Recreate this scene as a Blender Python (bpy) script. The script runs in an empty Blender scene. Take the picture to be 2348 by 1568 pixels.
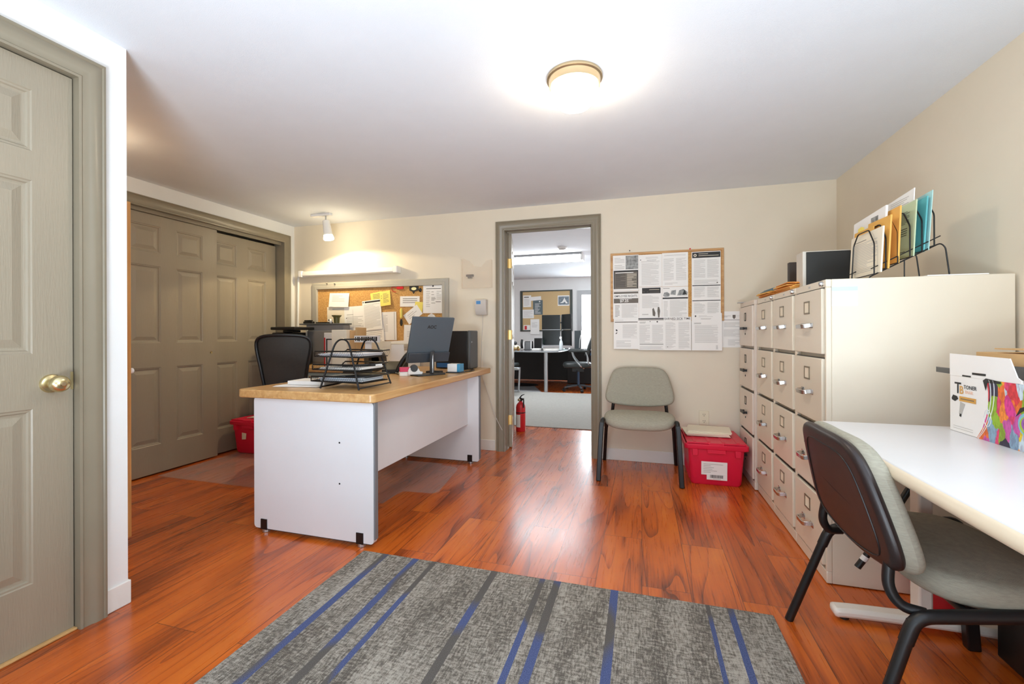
import bpy, math, random
from mathutils import Matrix, Vector
random.seed(7)
R = math.radians
C = bpy.context.scene.collection

# ------------------------------------------------------------------ mesh builder
class MB:
    def __init__(s):
        s.v = []; s.f = []; s.m = []
    def add(s, vs, fs, m=0, M=None):
        b = len(s.v)
        for p in vs:
            p = Vector(p)
            s.v.append(M @ p if M is not None else p)
        for f in fs:
            s.f.append([b + i for i in f]); s.m.append(m)
        return s
    def box(s, x0, x1, y0, y1, z0, z1, m=0, M=None):
        vs = [(x0,y0,z0),(x1,y0,z0),(x1,y1,z0),(x0,y1,z0),(x0,y0,z1),(x1,y0,z1),(x1,y1,z1),(x0,y1,z1)]
        fs = [(0,3,2,1),(4,5,6,7),(0,1,5,4),(1,2,6,5),(2,3,7,6),(3,0,4,7)]
        return s.add(vs, fs, m, M)
    def quad(s, a, b, c, d, m=0, M=None):
        return s.add([a,b,c,d], [(0,1,2,3)], m, M)
    def prism(s, poly, z0, z1, m=0, M=None):
        n = len(poly)
        vs = [(p[0],p[1],z0) for p in poly] + [(p[0],p[1],z1) for p in poly]
        fs = [tuple(range(n-1,-1,-1)), tuple(range(n,2*n))]
        fs += [(i,(i+1)%n,n+(i+1)%n,n+i) for i in range(n)]
        return s.add(vs, fs, m, M)
    def lathe(s, prof, n=24, m=0, M=None):
        vs = []; fs = []; k = len(prof)
        for i in range(n):
            a = 2*math.pi*i/n
            for r, z in prof: vs.append((r*math.cos(a), r*math.sin(a), z))
        for i in range(n):
            j = (i+1) % n
            for q in range(k-1):
                fs.append((i*k+q, j*k+q, j*k+q+1, i*k+q+1))
        if prof[0][0] > 1e-6: fs.append(tuple(i*k for i in range(n-1,-1,-1)))
        if prof[-1][0] > 1e-6: fs.append(tuple(i*k+k-1 for i in range(n)))
        return s.add(vs, fs, m, M)
    def cyl(s, p0, p1, r, n=16, m=0, r1=None):
        return s.tube([p0, p1], r, n, m, r1=r1)
    def tube(s, pts, r, n=8, m=0, closed=False, r1=None, M=None, sq=None):
        P = [Vector(p) for p in pts]; k = len(P)
        T = []
        for i in range(k):
            a = P[i-1] if (i > 0 or closed) else P[i]
            b = P[(i+1) % k] if (i < k-1 or closed) else P[i]
            T.append((b-a).normalized())
        up = Vector((0,0,1))
        if abs(T[0].dot(up)) > .95: up = Vector((1,0,0))
        nrm = (up - T[0]*up.dot(T[0])).normalized()
        vs = []
        for i in range(k):
            nrm = (nrm - T[i]*nrm.dot(T[i]))
            nrm = nrm.normalized() if nrm.length > 1e-6 else T[i].orthogonal().normalized()
            bi = T[i].cross(nrm)
            rr = r if r1 is None else r + (r1-r)*i/(k-1)
            if sq:   # rectangular section half sizes (along nrm, along bi)
                for a, b in ((1,1),(-1,1),(-1,-1),(1,-1)):
                    vs.append(P[i] + nrm*sq[0]*a + bi*sq[1]*b)
            else:
                for j in range(n):
                    t = 2*math.pi*j/n
                    vs.append(P[i] + nrm*rr*math.cos(t) + bi*rr*math.sin(t))
        if sq: n = 4
        fs = []
        for i in range(k if closed else k-1):
            i2 = (i+1) % k
            for j in range(n):
                j2 = (j+1) % n
                fs.append((i*n+j, i*n+j2, i2*n+j2, i2*n+j))
        if not closed:
            fs.append(tuple(range(n-1,-1,-1))); fs.append(tuple((k-1)*n+j for j in range(n)))
        return s.add(vs, fs, m, M)
    def grid(s, fn, nu, nv, m=0, M=None, wrap=False):
        vs = [fn(i/nu, j/nv) for i in range(nu+1) for j in range(nv+1)]
        fs = [(i*(nv+1)+j, (i+1)*(nv+1)+j, (i+1)*(nv+1)+j+1, i*(nv+1)+j+1) for i in range(nu) for j in range(nv)]
        return s.add(vs, fs, m, M)
    def ball(s, c, rx, ry=None, rz=None, n=16, k=10, m=0, M=None):
        ry = rx if ry is None else ry; rz = rx if rz is None else rz
        vs = [(c[0],c[1],c[2]-rz)]
        for i in range(1,k):
            ph = -math.pi/2 + math.pi*i/k
            for j in range(n):
                t = 2*math.pi*j/n
                vs.append((c[0]+rx*math.cos(ph)*math.cos(t), c[1]+ry*math.cos(ph)*math.sin(t), c[2]+rz*math.sin(ph)))
        vs.append((c[0],c[1],c[2]+rz)); L = len(vs)-1
        fs = [(0, 1+(j+1)%n, 1+j) for j in range(n)]
        for i in range(k-2):
            for j in range(n):
                a = 1+i*n+j; b = 1+i*n+(j+1)%n
                fs.append((a, b, b+n, a+n))
        fs += [(L, 1+(k-2)*n+j, 1+(k-2)*n+(j+1)%n) for j in range(n)]
        return s.add(vs, fs, m, M)
    def cushion(s, poly, thick, er, m=0, M=None, fn=None, crown=0.0, steps=4):
        """soft pad: outline poly (x,y), z 0..thick, rounded edges er; fn warps (x,y,z)"""
        n = len(poly); cx = sum(p[0] for p in poly)/n; cy = sum(p[1] for p in poly)/n
        rings = []
        def ring(d, z):
            o = []
            for p in poly:
                dx, dy = p[0]-cx, p[1]-cy; L = math.hypot(dx,dy) or 1
                k = max(0.0, (L-d)/L); o.append((cx+dx*k, cy+dy*k, z))
            return o
        h = min(er, thick/2)
        for i in range(steps+1):
            a = math.pi/2*i/steps
            rings.append(ring(er*(1-math.sin(a)), h*(1-math.cos(a))))
        for i in range(steps+1):
            a = math.pi/2*i/steps
            rings.append(ring(er*(1-math.cos(a)), thick-h+h*math.sin(a)))
        R0 = min(math.hypot(p[0]-cx,p[1]-cy) for p in poly)
        for q in (.45,.7,.9):
            rings.append(ring(er+(R0-er)*q, thick+crown*(1-(1-q)**2)))
        vs = []
        for r_ in rings:
            for p in r_: vs.append(fn(*p) if fn else p)
        fs = []
        for i in range(len(rings)-1):
            for j in range(n):
                j2 = (j+1)%n
                fs.append((i*n+j, i*n+j2, (i+1)*n+j2, (i+1)*n+j))
        fs.append(tuple(range(n-1,-1,-1)))
        fs.append(tuple((len(rings)-1)*n+j for j in range(n)))
        return s.add(vs, fs, m, M)
    def text(s, txt, size, m=0, M=None, bold=0.0, align='CENTER'):
        vs, fs = text_mesh(txt, size, bold, align)
        return s.add(vs, fs, m, M)

_tc = {}
def text_mesh(txt, size, bold=0.0, align='CENTER'):
    key = (txt, size, bold, align)
    if key in _tc: return _tc[key]
    cu = bpy.data.curves.new('lettering', 'FONT'); cu.body = txt; cu.size = size
    cu.align_x = align; cu.align_y = 'CENTER'; cu.offset = bold; cu.resolution_u = 2
    o = bpy.data.objects.new('lettering', cu); C.objects.link(o)
    dg = bpy.context.evaluated_depsgraph_get(); dg.update()
    me = bpy.data.meshes.new_from_object(o.evaluated_get(dg))
    vs = [v.co.copy() for v in me.vertices]; fs = [tuple(p.vertices) for p in me.polygons]
    C.objects.unlink(o); bpy.data.objects.remove(o); bpy.data.curves.remove(cu); bpy.data.meshes.remove(me)
    _tc[key] = (vs, fs)
    return _tc[key]

def FM(o, U, V):
    """local frame: x along U, y along V, z along UxV"""
    U = Vector(U).normalized(); V = Vector(V).normalized(); N = U.cross(V)
    return Matrix(((U.x,V.x,N.x,o[0]),(U.y,V.y,N.y,o[1]),(U.z,V.z,N.z,o[2]),(0,0,0,1)))
def rr(w, h, r, n=6, cx=0, cy=0):
    """rounded rectangle outline centred on cx, cy"""
    o = []
    for sx, sy, a0 in ((1,-1,-90),(1,1,0),(-1,1,90),(-1,-1,180)):
        for i in range(n+1):
            a = R(a0+90*i/n)
            o.append((cx+sx*(w/2-r)+r*math.cos(a), cy+sy*(h/2-r)+r*math.sin(a)))
    return o
def smooth(cl, k=4):
    """closed smooth outline"""
    o = []; n = len(cl)
    for i in range(n):
        p0,p1,p2,p3 = [Vector((*cl[(i+q)%n],0)) for q in (-1,0,1,2)]
        for j in range(k):
            t = j/k; v = .5*((2*p1)+(p2-p0)*t+(2*p0-5*p1+4*p2-p3)*t*t+(-p0+3*p1-3*p2+p3)*t**3); o.append((v.x,v.y))
    return o
def bez(pts, n=8):
    """smooth path through points (Catmull-Rom)"""
    P = [Vector(p) for p in pts]; P = [P[0]*2-P[1]] + P + [P[-1]*2-P[-2]]
    o = []
    for i in range(1, len(P)-2):
        for k in range(n):
            t = k/n; a,b,c,d = P[i-1],P[i],P[i+1],P[i+2]
            o.append(.5*((2*b)+(c-a)*t+(2*a-5*b+4*c-d)*t*t+(-a+3*b-3*c+d)*t**3))
    o.append(P[-2]); return o
def bend(pts, r=.03, n=5):
    """polyline with rounded corners"""
    P = [Vector(p) for p in pts]; o = [P[0]]
    for i in range(1, len(P)-1):
        a, b, c = P[i-1], P[i], P[i+1]
        ra = min(r, (a-b).length*.45); rc = min(r, (c-b).length*.45)
        p = b+(a-b).normalized()*ra; q = b+(c-b).normalized()*rc
        for k in range(n+1):
            t = k/n; o.append(p*(1-t)**2 + b*2*t*(1-t) + q*t*t)
    o.append(P[-1]); return o

# ------------------------------------------------------------------ objects
org = {}
def tag(o, label=None, cat=None, group=None, kind=None):
    if label: o['label'] = label
    if cat: o['category'] = cat
    if group: o['group'] = group
    if kind: o['kind'] = kind
    return o
def mesh(name, mb, mats, off, smooth=True):
    me = bpy.data.meshes.new(name)
    me.from_pydata([v-off for v in mb.v], [], mb.f)
    if not isinstance(mats, (list, tuple)): mats = [mats]
    for m in mats: me.materials.append(m)
    for i, p in enumerate(me.polygons):
        p.material_index = mb.m[i]; p.use_smooth = smooth
    me.validate()
    if smooth: me.set_sharp_from_angle(angle=R(38))
    return me
def link(name, me, loc, parent=None, bev=0.0, seg=2):
    o = bpy.data.objects.new(name, me); C.objects.link(o)
    o.location = loc
    if parent is not None: o.parent = parent
    if bev:
        b = o.modifiers.new('bevel', 'BEVEL'); b.width = bev; b.segments = seg
        b.limit_method = 'ANGLE'; b.angle_limit = R(50); b.harden_normals = False
    return o
def thing(name, label, cat, loc=(0,0,0), rz=0.0, group=None, local=False):
    o = bpy.data.objects.new(name, None); C.objects.link(o)
    o.empty_display_size = .05
    o.location = loc; o.rotation_euler = (0,0,rz); tag(o, label, cat, group)
    org[o] = Vector((0,0,0)) if local else Vector(loc)
    return o
def part(name, mb, mats, parent, bev=0.0, label=None, smooth=True, kind=None):
    off = org[parent]
    o = link(name, mesh(name, mb, mats, off, smooth), (0,0,0), parent, bev)
    org[o] = off
    if label: o['label'] = label
    if kind: o['kind'] = kind
    return o
def solo(name, label, cat, mb, mats, loc, bev=0.0, group=None, smooth=True):
    loc = Vector(loc)
    o = link(name, mesh(name, mb, mats, loc, smooth), loc, None, bev)
    org[o] = loc
    return tag(o, label, cat, group)
def struct(name, mb, mats, bev=0.0, smooth=False, loc=(0,0,0)):
    o = link(name, mesh(name, mb, mats, Vector(loc), smooth), loc, None, bev)
    org[o] = Vector(loc); o['kind'] = 'structure'
    return o
def dup(root, loc, rz, label, group=None):
    r = root.copy(); C.objects.link(r); r.location = loc; r.rotation_euler = (0,0,rz); r['label'] = label
    if group: r['group'] = group
    org[r] = org[root]
    for ch in list(root.children):
        c = ch.copy(); C.objects.link(c); c.parent = r; org[c] = org[root]
        for g in list(ch.children):
            d = g.copy(); C.objects.link(d); d.parent = c; org[d] = org[root]
    return r

# ------------------------------------------------------------------ materials
def lin(c):
    o = []
    for x in c[:3]:
        x /= 255.0
        o.append(x/12.92 if x <= .04045 else ((x+.055)/1.055)**2.4)
    return (*o, 1.0)
def mat(name, col, rough=.5, metal=0.0, bump=0.0, bscale=200.0, var=.04, vscale=6.0, stretch=None, spec=None, coat=0.0, trans=0.0, alpha=1.0, emit=None, estr=0.0, ior=None):
    m = bpy.data.materials.new(name); m.use_nodes = True
    nt = m.node_tree; N = nt.nodes; L = nt.links; p = N['Principled BSDF']
    p.inputs['Roughness'].default_value = rough; p.inputs['Metallic'].default_value = metal
    if spec is not None: p.inputs['Specular IOR Level'].default_value = spec
    if coat: p.inputs['Coat Weight'].default_value = coat; p.inputs['Coat Roughness'].default_value = .15
    if trans: p.inputs['Transmission Weight'].default_value = trans
    if ior: p.inputs['IOR'].default_value = ior
    p.inputs['Alpha'].default_value = alpha
    if emit is not None:
        p.inputs['Emission Color'].default_value = lin(emit); p.inputs['Emission Strength'].default_value = estr
    tc = N.new('ShaderNodeTexCoord'); src = tc.outputs['Object']
    if stretch:
        mp = N.new('ShaderNodeMapping'); mp.inputs['Scale'].default_value = stretch
        L.new(src, mp.inputs['Vector']); src = mp.outputs['Vector']
    nz = N.new('ShaderNodeTexNoise'); nz.inputs['Scale'].default_value = vscale; nz.inputs['Detail'].default_value = 4
    L.new(src, nz.inputs['Vector'])
    cr = N.new('ShaderNodeValToRGB'); c = lin(col)
    cr.color_ramp.elements[0].position = .3; cr.color_ramp.elements[1].position = .7
    cr.color_ramp.elements[0].color = tuple(max(0,x*(1-var)) for x in c[:3]) + (1,)
    cr.color_ramp.elements[1].color = tuple(min(1,x*(1+var)) for x in c[:3]) + (1,)
    L.new(nz.outputs['Fac'], cr.inputs['Fac']); L.new(cr.outputs['Color'], p.inputs['Base Color'])
    if bump:
        n2 = N.new('ShaderNodeTexNoise'); n2.inputs['Scale'].default_value = bscale; n2.inputs['Detail'].default_value = 3
        L.new(src, n2.inputs['Vector'])
        b = N.new('ShaderNodeBump'); b.inputs['Strength'].default_value = bump; b.inputs['Distance'].default_value = .002
        L.new(n2.outputs['Fac'], b.inputs['Height']); L.new(b.outputs['Normal'], p.inputs['Normal'])
    return m
def nodes(name):
    m = bpy.data.materials.new(name); m.use_nodes = True
    return m, m.node_tree.nodes, m.node_tree.links, m.node_tree.nodes['Principled BSDF']
def ramp(N, stops, interp='LINEAR'):
    r = N.new('ShaderNodeValToRGB'); e = r.color_ramp; e.interpolation = interp
    while len(e.elements) < len(stops): e.elements.new(.5)
    for i, (p, c) in enumerate(stops):
        e.elements[i].position = p; e.elements[i].color = lin(c) if len(c) == 3 else c
    return r
def mathn(N, L, op, a, b=None, clamp=False):
    n = N.new('ShaderNodeMath'); n.operation = op; n.use_clamp = clamp
    for i, x in enumerate((a, b)):
        if x is None: continue
        if isinstance(x, (int, float)): n.inputs[i].default_value = x
        else: L.new(x, n.inputs[i])
    return n.outputs[0]
def mixc(N, L, fac, a, b, blend='MIX'):
    n = N.new('ShaderNodeMix'); n.data_type = 'RGBA'; n.blend_type = blend
    for i, x in ((0, fac), (6, a), (7, b)):
        if isinstance(x, (int, float)): n.inputs[i].default_value = x
        elif isinstance(x, tuple): n.inputs[i].default_value = x
        else: L.new(x, n.inputs[i])
    return n.outputs[2]

def floor_mat():
    m, N, L, p = nodes('red_cherry_laminate')
    tc = N.new('ShaderNodeTexCoord'); sp = N.new('ShaderNodeSeparateXYZ'); L.new(tc.outputs['Object'], sp.inputs[0])
    cb = N.new('ShaderNodeCombineXYZ'); L.new(sp.outputs[1], cb.inputs[0]); L.new(sp.outputs[0], cb.inputs[1])
    br = N.new('ShaderNodeTexBrick'); L.new(cb.outputs[0], br.inputs['Vector'])
    br.offset = .37; br.inputs['Scale'].default_value = 1.0; br.inputs['Brick Width'].default_value = 1.21
    br.inputs['Row Height'].default_value = .196; br.inputs['Mortar Size'].default_value = .0012
    br.inputs['Color1'].default_value = (0,0,0,1); br.inputs['Color2'].default_value = (1,1,1,1); br.inputs['Mortar'].default_value = (.5,.5,.5,1)
    br.inputs['Mortar Smooth'].default_value = 0; br.inputs['Bias'].default_value = 0
    rnd = N.new('ShaderNodeSeparateColor'); L.new(br.outputs['Color'], rnd.inputs[0])
    off = mathn(N, L, 'MULTIPLY', rnd.outputs[0], 13.0)
    gx = mathn(N, L, 'MULTIPLY', sp.outputs[0], 1.0)
    c2 = N.new('ShaderNodeCombineXYZ'); L.new(gx, c2.inputs[0]); L.new(mathn(N, L, 'MULTIPLY', sp.outputs[1], .085), c2.inputs[1]); L.new(off, c2.inputs[2])
    # cathedral grain: dark growth lines along the contours of a stretched noise
    ring = N.new('ShaderNodeTexNoise'); ring.inputs['Scale'].default_value = 4.6; ring.inputs['Detail'].default_value = 1.2; ring.inputs['Distortion'].default_value = .25
    L.new(c2.outputs[0], ring.inputs['Vector'])
    saw = mathn(N, L, 'FRACT', mathn(N, L, 'MULTIPLY', ring.outputs['Fac'], 13.0))
    line = mathn(N, L, 'POWER', saw, 7.0)
    fine = N.new('ShaderNodeTexNoise'); fine.inputs['Scale'].default_value = 110; fine.inputs['Detail'].default_value = 4
    c3 = N.new('ShaderNodeCombineXYZ'); L.new(gx, c3.inputs[0]); L.new(mathn(N, L, 'MULTIPLY', sp.outputs[1], .04), c3.inputs[1]); L.new(off, c3.inputs[2])
    L.new(c3.outputs[0], fine.inputs['Vector'])
    blot = N.new('ShaderNodeTexNoise'); blot.inputs['Scale'].default_value = 5.5; blot.inputs['Detail'].default_value = 3
    c4 = N.new('ShaderNodeCombineXYZ'); L.new(gx, c4.inputs[0]); L.new(mathn(N, L, 'MULTIPLY', sp.outputs[1], .22), c4.inputs[1]); L.new(off, c4.inputs[2])
    L.new(c4.outputs[0], blot.inputs['Vector'])
    g = mathn(N, L, 'ADD', mathn(N, L, 'MULTIPLY', fine.outputs['Fac'], .30), mathn(N, L, 'MULTIPLY', blot.outputs['Fac'], .74))
    g = mathn(N, L, 'SUBTRACT', g, mathn(N, L, 'MULTIPLY', line, .19))
    cr = ramp(N, [(.28,(106,44,12)),(.40,(160,72,20)),(.52,(204,98,26)),(.70,(222,120,38))]); L.new(g, cr.inputs['Fac'])
    tint = mixc(N, L, mathn(N, L, 'MULTIPLY', rnd.outputs[0], .40), cr.outputs['Color'], lin((170,74,18)))
    seam = mixc(N, L, br.outputs['Fac'], tint, lin((96,42,16)))
    L.new(seam, p.inputs['Base Color'])
    rg = mathn(N, L, 'ADD', mathn(N, L, 'MULTIPLY', fine.outputs['Fac'], .14), .22); L.new(rg, p.inputs['Roughness'])
    p.inputs['Specular IOR Level'].default_value = .5
    p.inputs['Coat Weight'].default_value = .4; p.inputs['Coat Roughness'].default_value = .20
    hb = mathn(N, L, 'SUBTRACT', fine.outputs['Fac'], mathn(N, L, 'MULTIPLY', br.outputs['Fac'], 1.5))
    b = N.new('ShaderNodeBump'); b.inputs['Strength'].default_value = .10; b.inputs['Distance'].default_value = .002
    L.new(hb, b.inputs['Height']); L.new(b.outputs['Normal'], p.inputs['Normal'])
    return m

def rug_mat(stripes):
    """grey woven carpet, stripes = list of (x0,x1) in object space metres (range -1.4..0.6)"""
    m, N, L, p = nodes('grey_blue_striped_carpet')
    tc = N.new('ShaderNodeTexCoord'); sp = N.new('ShaderNodeSeparateXYZ'); L.new(tc.outputs['Object'], sp.inputs[0])
    def nzs(sx, sy, sc, det=2, zoff=0.0):
        c = N.new('ShaderNodeCombineXYZ'); L.new(mathn(N, L, 'MULTIPLY', sp.outputs[0], sx), c.inputs[0]); L.new(mathn(N, L, 'MULTIPLY', sp.outputs[1], sy), c.inputs[1]); c.inputs[2].default_value = zoff
        n = N.new('ShaderNodeTexNoise'); n.inputs['Scale'].default_value = sc; n.inputs['Detail'].default_value = det
        L.new(c.outputs[0], n.inputs['Vector']); return n.outputs['Fac']
    long_ = nzs(1, .22, 150); cross = nzs(.3, 1, 120, 2, 3.0); tuft = nzs(1, 1, 420, 1, 5.0); big = nzs(.6, .12, 18, 3, 8.0)
    v = mathn(N, L, 'ADD', mathn(N, L, 'MULTIPLY', long_, .55), mathn(N, L, 'MULTIPLY', cross, .5))
    v = mathn(N, L, 'ADD', v, mathn(N, L, 'MULTIPLY', mathn(N, L, 'SUBTRACT', big, .5), .5))
    v = mathn(N, L, 'ADD', v, mathn(N, L, 'MULTIPLY', mathn(N, L, 'SUBTRACT', tuft, .5), .55))
    cr = ramp(N, [(.38,(92,87,80)),(.50,(122,116,107)),(.57,(148,142,132)),(.70,(172,166,155))]); L.new(v, cr.inputs['Fac'])
    fx = mathn(N, L, 'DIVIDE', mathn(N, L, 'ADD', sp.outputs[0], 1.4), 2.0)
    st = [(0.0,(0,0,0,1))]
    for a, b in stripes:
        st += [((a+1.4)/2,(1,1,1,1)), ((b+1.4)/2,(0,0,0,1))]
    sr = ramp(N, st, 'CONSTANT'); L.new(fx, sr.inputs['Fac'])
    seg = nzs(2.2, 1.0, 3.4, 0, 21.0)
    which = mathn(N, L, 'MULTIPLY', mathn(N, L, 'SUBTRACT', seg, .42), 9.0, True)
    soft = mathn(N, L, 'MULTIPLY', tuft, 1.0)
    blue = ramp(N, [(.3,(56,66,104)),(.7,(98,110,150))]); L.new(soft, blue.inputs['Fac'])
    grey = ramp(N, [(.3,(78,75,72)),(.7,(108,104,99))]); L.new(soft, grey.inputs['Fac'])
    sc = mixc(N, L, which, grey.outputs['Color'], blue.outputs['Color'])
    col = mixc(N, L, sr.outputs['Color'], cr.outputs['Color'], sc)
    L.new(col, p.inputs['Base Color']); p.inputs['Roughness'].default_value = .95; p.inputs['Specular IOR Level'].default_value = .1
    b = N.new('ShaderNodeBump'); b.inputs['Strength'].default_value = .7; b.inputs['Distance'].default_value = .004
    L.new(v, b.inputs['Height']); L.new(b.outputs['Normal'], p.inputs['Normal'])
    return m

def wood_mat(name, stops, axis=0, scale=1.0, rough=.35):
    m, N, L, p = nodes(name)
    tc = N.new('ShaderNodeTexCoord'); mp = N.new('ShaderNodeMapping')
    s = [14*scale]*3; s[axis] = .9*scale; mp.inputs['Scale'].default_value = s
    L.new(tc.outputs['Object'], mp.inputs['Vector'])
    n = N.new('ShaderNodeTexNoise'); n.inputs['Scale'].default_value = 3; n.inputs['Detail'].default_value = 6; n.inputs['Distortion'].default_value = .4
    L.new(mp.outputs[0], n.inputs['Vector'])
    cr = ramp(N, stops); L.new(n.outputs['Fac'], cr.inputs['Fac']); L.new(cr.outputs['Color'], p.inputs['Base Color'])
    p.inputs['Roughness'].default_value = rough
    return m

def art_mat():
    m, N, L, p = nodes('splashed_paint_print')
    tc = N.new('ShaderNodeTexCoord')
    mp = N.new('ShaderNodeMapping'); mp.inputs['Scale'].default_value = (1, 20, 9); mp.inputs['Rotation'].default_value = (.45, 0, 0)
    L.new(tc.outputs['Object'], mp.inputs['Vector'])
    w = N.new('ShaderNodeTexNoise'); w.inputs['Scale'].default_value = 1.1; w.inputs['Detail'].default_value = 3; L.new(mp.outputs[0], w.inputs['Vector'])
    ad = N.new('ShaderNodeVectorMath'); ad.operation = 'ADD'; L.new(mp.outputs[0], ad.inputs[0]); L.new(w.outputs['Color'], ad.inputs[1])
    v = N.new('ShaderNodeTexVoronoi'); v.inputs['Scale'].default_value = 1.7; L.new(ad.outputs[0], v.inputs['Vector'])
    sc = N.new('ShaderNodeSeparateColor'); L.new(v.outputs['Color'], sc.inputs[0])
    pal = [(232,70,120),(240,120,50),(238,214,40),(150,190,50),(205,90,170),(110,90,150),(225,60,70),(140,175,200),(250,150,60),(226,60,150),(50,45,70),(205,225,235)]
    cr = ramp(N, [(i/len(pal), c) for i, c in enumerate(pal)], 'CONSTANT'); L.new(sc.outputs[0], cr.inputs['Fac'])
    n2 = N.new('ShaderNodeTexNoise'); n2.inputs['Scale'].default_value = 6; L.new(mp.outputs[0], n2.inputs['Vector'])
    c2 = ramp(N, [(.42,(255,255,255)),(.6,(170,120,150))]); L.new(n2.outputs['Fac'], c2.inputs['Fac'])
    L.new(mixc(N, L, .45, cr.outputs['Color'], c2.outputs['Color'], 'MULTIPLY'), p.inputs['Base Color'])
    p.inputs['Roughness'].default_value = .4
    return m

def cork_mat():
    m, N, L, p = nodes('cork')
    tc = N.new('ShaderNodeTexCoord')
    n = N.new('ShaderNodeTexNoise'); n.inputs['Scale'].default_value = 140; n.inputs['Detail'].default_value = 3; L.new(tc.outputs['Object'], n.inputs['Vector'])
    cr = ramp(N, [(.35,(178,130,72)),(.5,(198,152,88)),(.68,(212,168,104))]); L.new(n.outputs['Fac'], cr.inputs['Fac'])
    L.new(cr.outputs['Color'], p.inputs['Base Color']); p.inputs['Roughness'].default_value = .9
    return m

M_wall = mat('cream_wall_paint', (225,215,195), .75, bump=.08, bscale=260, var=.012)
M_wallo = mat('white_office_wall_paint', (228,228,226), .75, bump=.08, bscale=260, var=.012)
M_wallw = mat('whiter_wall', (230,231,229), .75, bump=.08, bscale=260, var=.012)  # entry and closet walls, set whiter than the cream ones
M_ceil = mat('stippled_white_ceiling', (224,229,235), .85, bump=.35, bscale=330, var=.012)
M_trim = mat('taupe_gloss_trim_paint', (136,127,108), .3, var=.03, bump=.05, bscale=60)
M_door = mat('taupe_door_paint', (150,140,121), .36, var=.03, bump=.35, bscale=60, stretch=(4,4,.35), vscale=3)
M_base = mat('white_vinyl_base', (226,224,218), .45, var=.015)
M_floor = floor_mat()
M_white = mat('white_plastic', (238,238,236), .35, var=.01)
M_black = mat('black_plastic', (20,20,21), .4, var=.05)
M_blackm = mat('black_powder_coated_metal', (22,22,23), .32, metal=.3, var=.05)
M_dark = mat('charcoal_plastic', (52,55,58), .45, var=.04)
M_chrome = mat('chrome', (205,203,200), .2, metal=1.0, var=.01)
M_silver = mat('brushed_aluminium', (188,194,198), .3, metal=.85, var=.02)
M_brass = mat('polished_brass', (220,206,160), .24, metal=1.0, var=.03)
M_holder = mat('label_holder_metal', (140,128,108), .35, metal=.6, var=.04)
M_nickel = mat('champagne_metal', (186,168,136), .3, metal=.8, var=.03)
M_pan = mat('white_melamine', (224,226,229), .45, var=.012)
M_edge = mat('grey_edge_banding', (118,120,124), .45, var=.02)
M_oak = wood_mat('honey_oak_laminate', [(.3,(188,142,88)),(.55,(206,164,108)),(.75,(219,180,126))], 1, 1.0, .3)
M_pine = wood_mat('oak_frame_wood', [(.3,(176,128,78)),(.6,(202,158,104)),(.8,(214,174,122))], 0, 1.0, .45)
M_oakc = wood_mat('oak_cabinet_wood', [(.3,(190,128,66)),(.6,(210,152,88)),(.8,(220,168,106))], 2, 1.0, .4)
M_cork = cork_mat()
M_paper = mat('white_paper', (240,239,235), .7, var=.012)
M_cream = mat('cream_paper', (238,228,206), .7, var=.015)
M_ink = mat('black_ink', (40,39,38), .6, var=.03)
M_grey = mat('grey_print', (188,186,181), .7, var=.03)
M_mid = mat('mid_grey_print', (112,106,98), .7, var=.06)
M_yel = mat('yellow_note', (240,222,110), .7, var=.03)
M_pyel = mat('pale_yellow_note', (240,234,176), .7, var=.02)
M_manila = mat('manila_envelope', (232,178,88), .6, var=.04)
M_orange = mat('orange_folder', (226,150,62), .6, var=.05)
M_green = mat('pale_green_folder', (192,208,172), .6, var=.03)
M_dgreen = mat('olive_folder', (128,136,84), .6, var=.05)
M_teal = mat('teal_folder', (96,180,184), .55, var=.04)
M_lteal = mat('pale_teal_paper', (178,222,220), .6, var=.03)
M_blue = mat('grey_blue_folder', (110,136,146), .6, var=.05)
M_red = mat('red_tote_plastic', (224,26,64), .38, var=.04, bump=.06, bscale=300)
M_redp = mat('red_plastic', (206,36,44), .35, var=.03)
M_beige = mat('almond_cabinet_enamel', (224,214,194), .30, var=.012)
M_putty = mat('putty_cabinet_enamel', (222,210,196), .38, var=.012)
M_alm = mat('almond_plastic', (226,216,192), .4, var=.015)
M_keyp = mat('pale_grey_plastic', (206,200,192), .45, var=.02)
M_fabric = mat('grey_green_upholstery', (166,162,146), .95, bump=.6, bscale=420, var=.10, vscale=60, stretch=(1,1,6), spec=.15)
M_shell = mat('dark_brown_black_chair_shell', (40,30,29), .38, var=.06, bump=.1, bscale=400)
M_mesh = mat('black_mesh_upholstery', (46,43,38), .55, bump=.5, bscale=600, var=.10, vscale=80)
M_leather = mat('black_leather', (48,54,54), .38, bump=.2, bscale=120, var=.06)
M_wlam = mat('white_table_laminate', (220,220,221), .28, var=.008)
M_tmold = mat('beige_table_edging', (218,202,176), .4, var=.02)
M_tleg = mat('off_white_table_metal', (232,226,216), .35, var=.01)
M_card = mat('brown_cardboard', (206,168,118), .8, var=.05)
M_carton = mat('white_cardboard', (240,238,235), .5, var=.01)
M_art = art_mat()
M_gold = mat('gold_print', (214,160,74), .5, var=.03)
M_peach = mat('peach_print', (240,196,168), .6, var=.02)
M_dgrey = mat('dark_grey_metal', (92,96,100), .45, var=.03)
M_hutch = mat('grey_metal_hutch', (134,136,140), .45, var=.02)
M_slate = mat('slate_blue_monitor_plastic', (84,94,102), .5, var=.03)
M_screen = mat('dark_monitor_screen', (22,28,29), .22, var=.05)
M_lcd = mat('blue_lcd', (70,120,165), .3, var=.04, emit=(70,120,165), estr=.3)
M_carpet = mat('pale_grey_carpet', (172,172,166), .95, bump=.5, bscale=500, var=.06, vscale=40, spec=.1)
M_dtop = mat('black_glass_desk_top', (52,54,58), .16, var=.04)
M_dpan = mat('black_desk_panel', (26,25,26), .45, var=.06)
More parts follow.
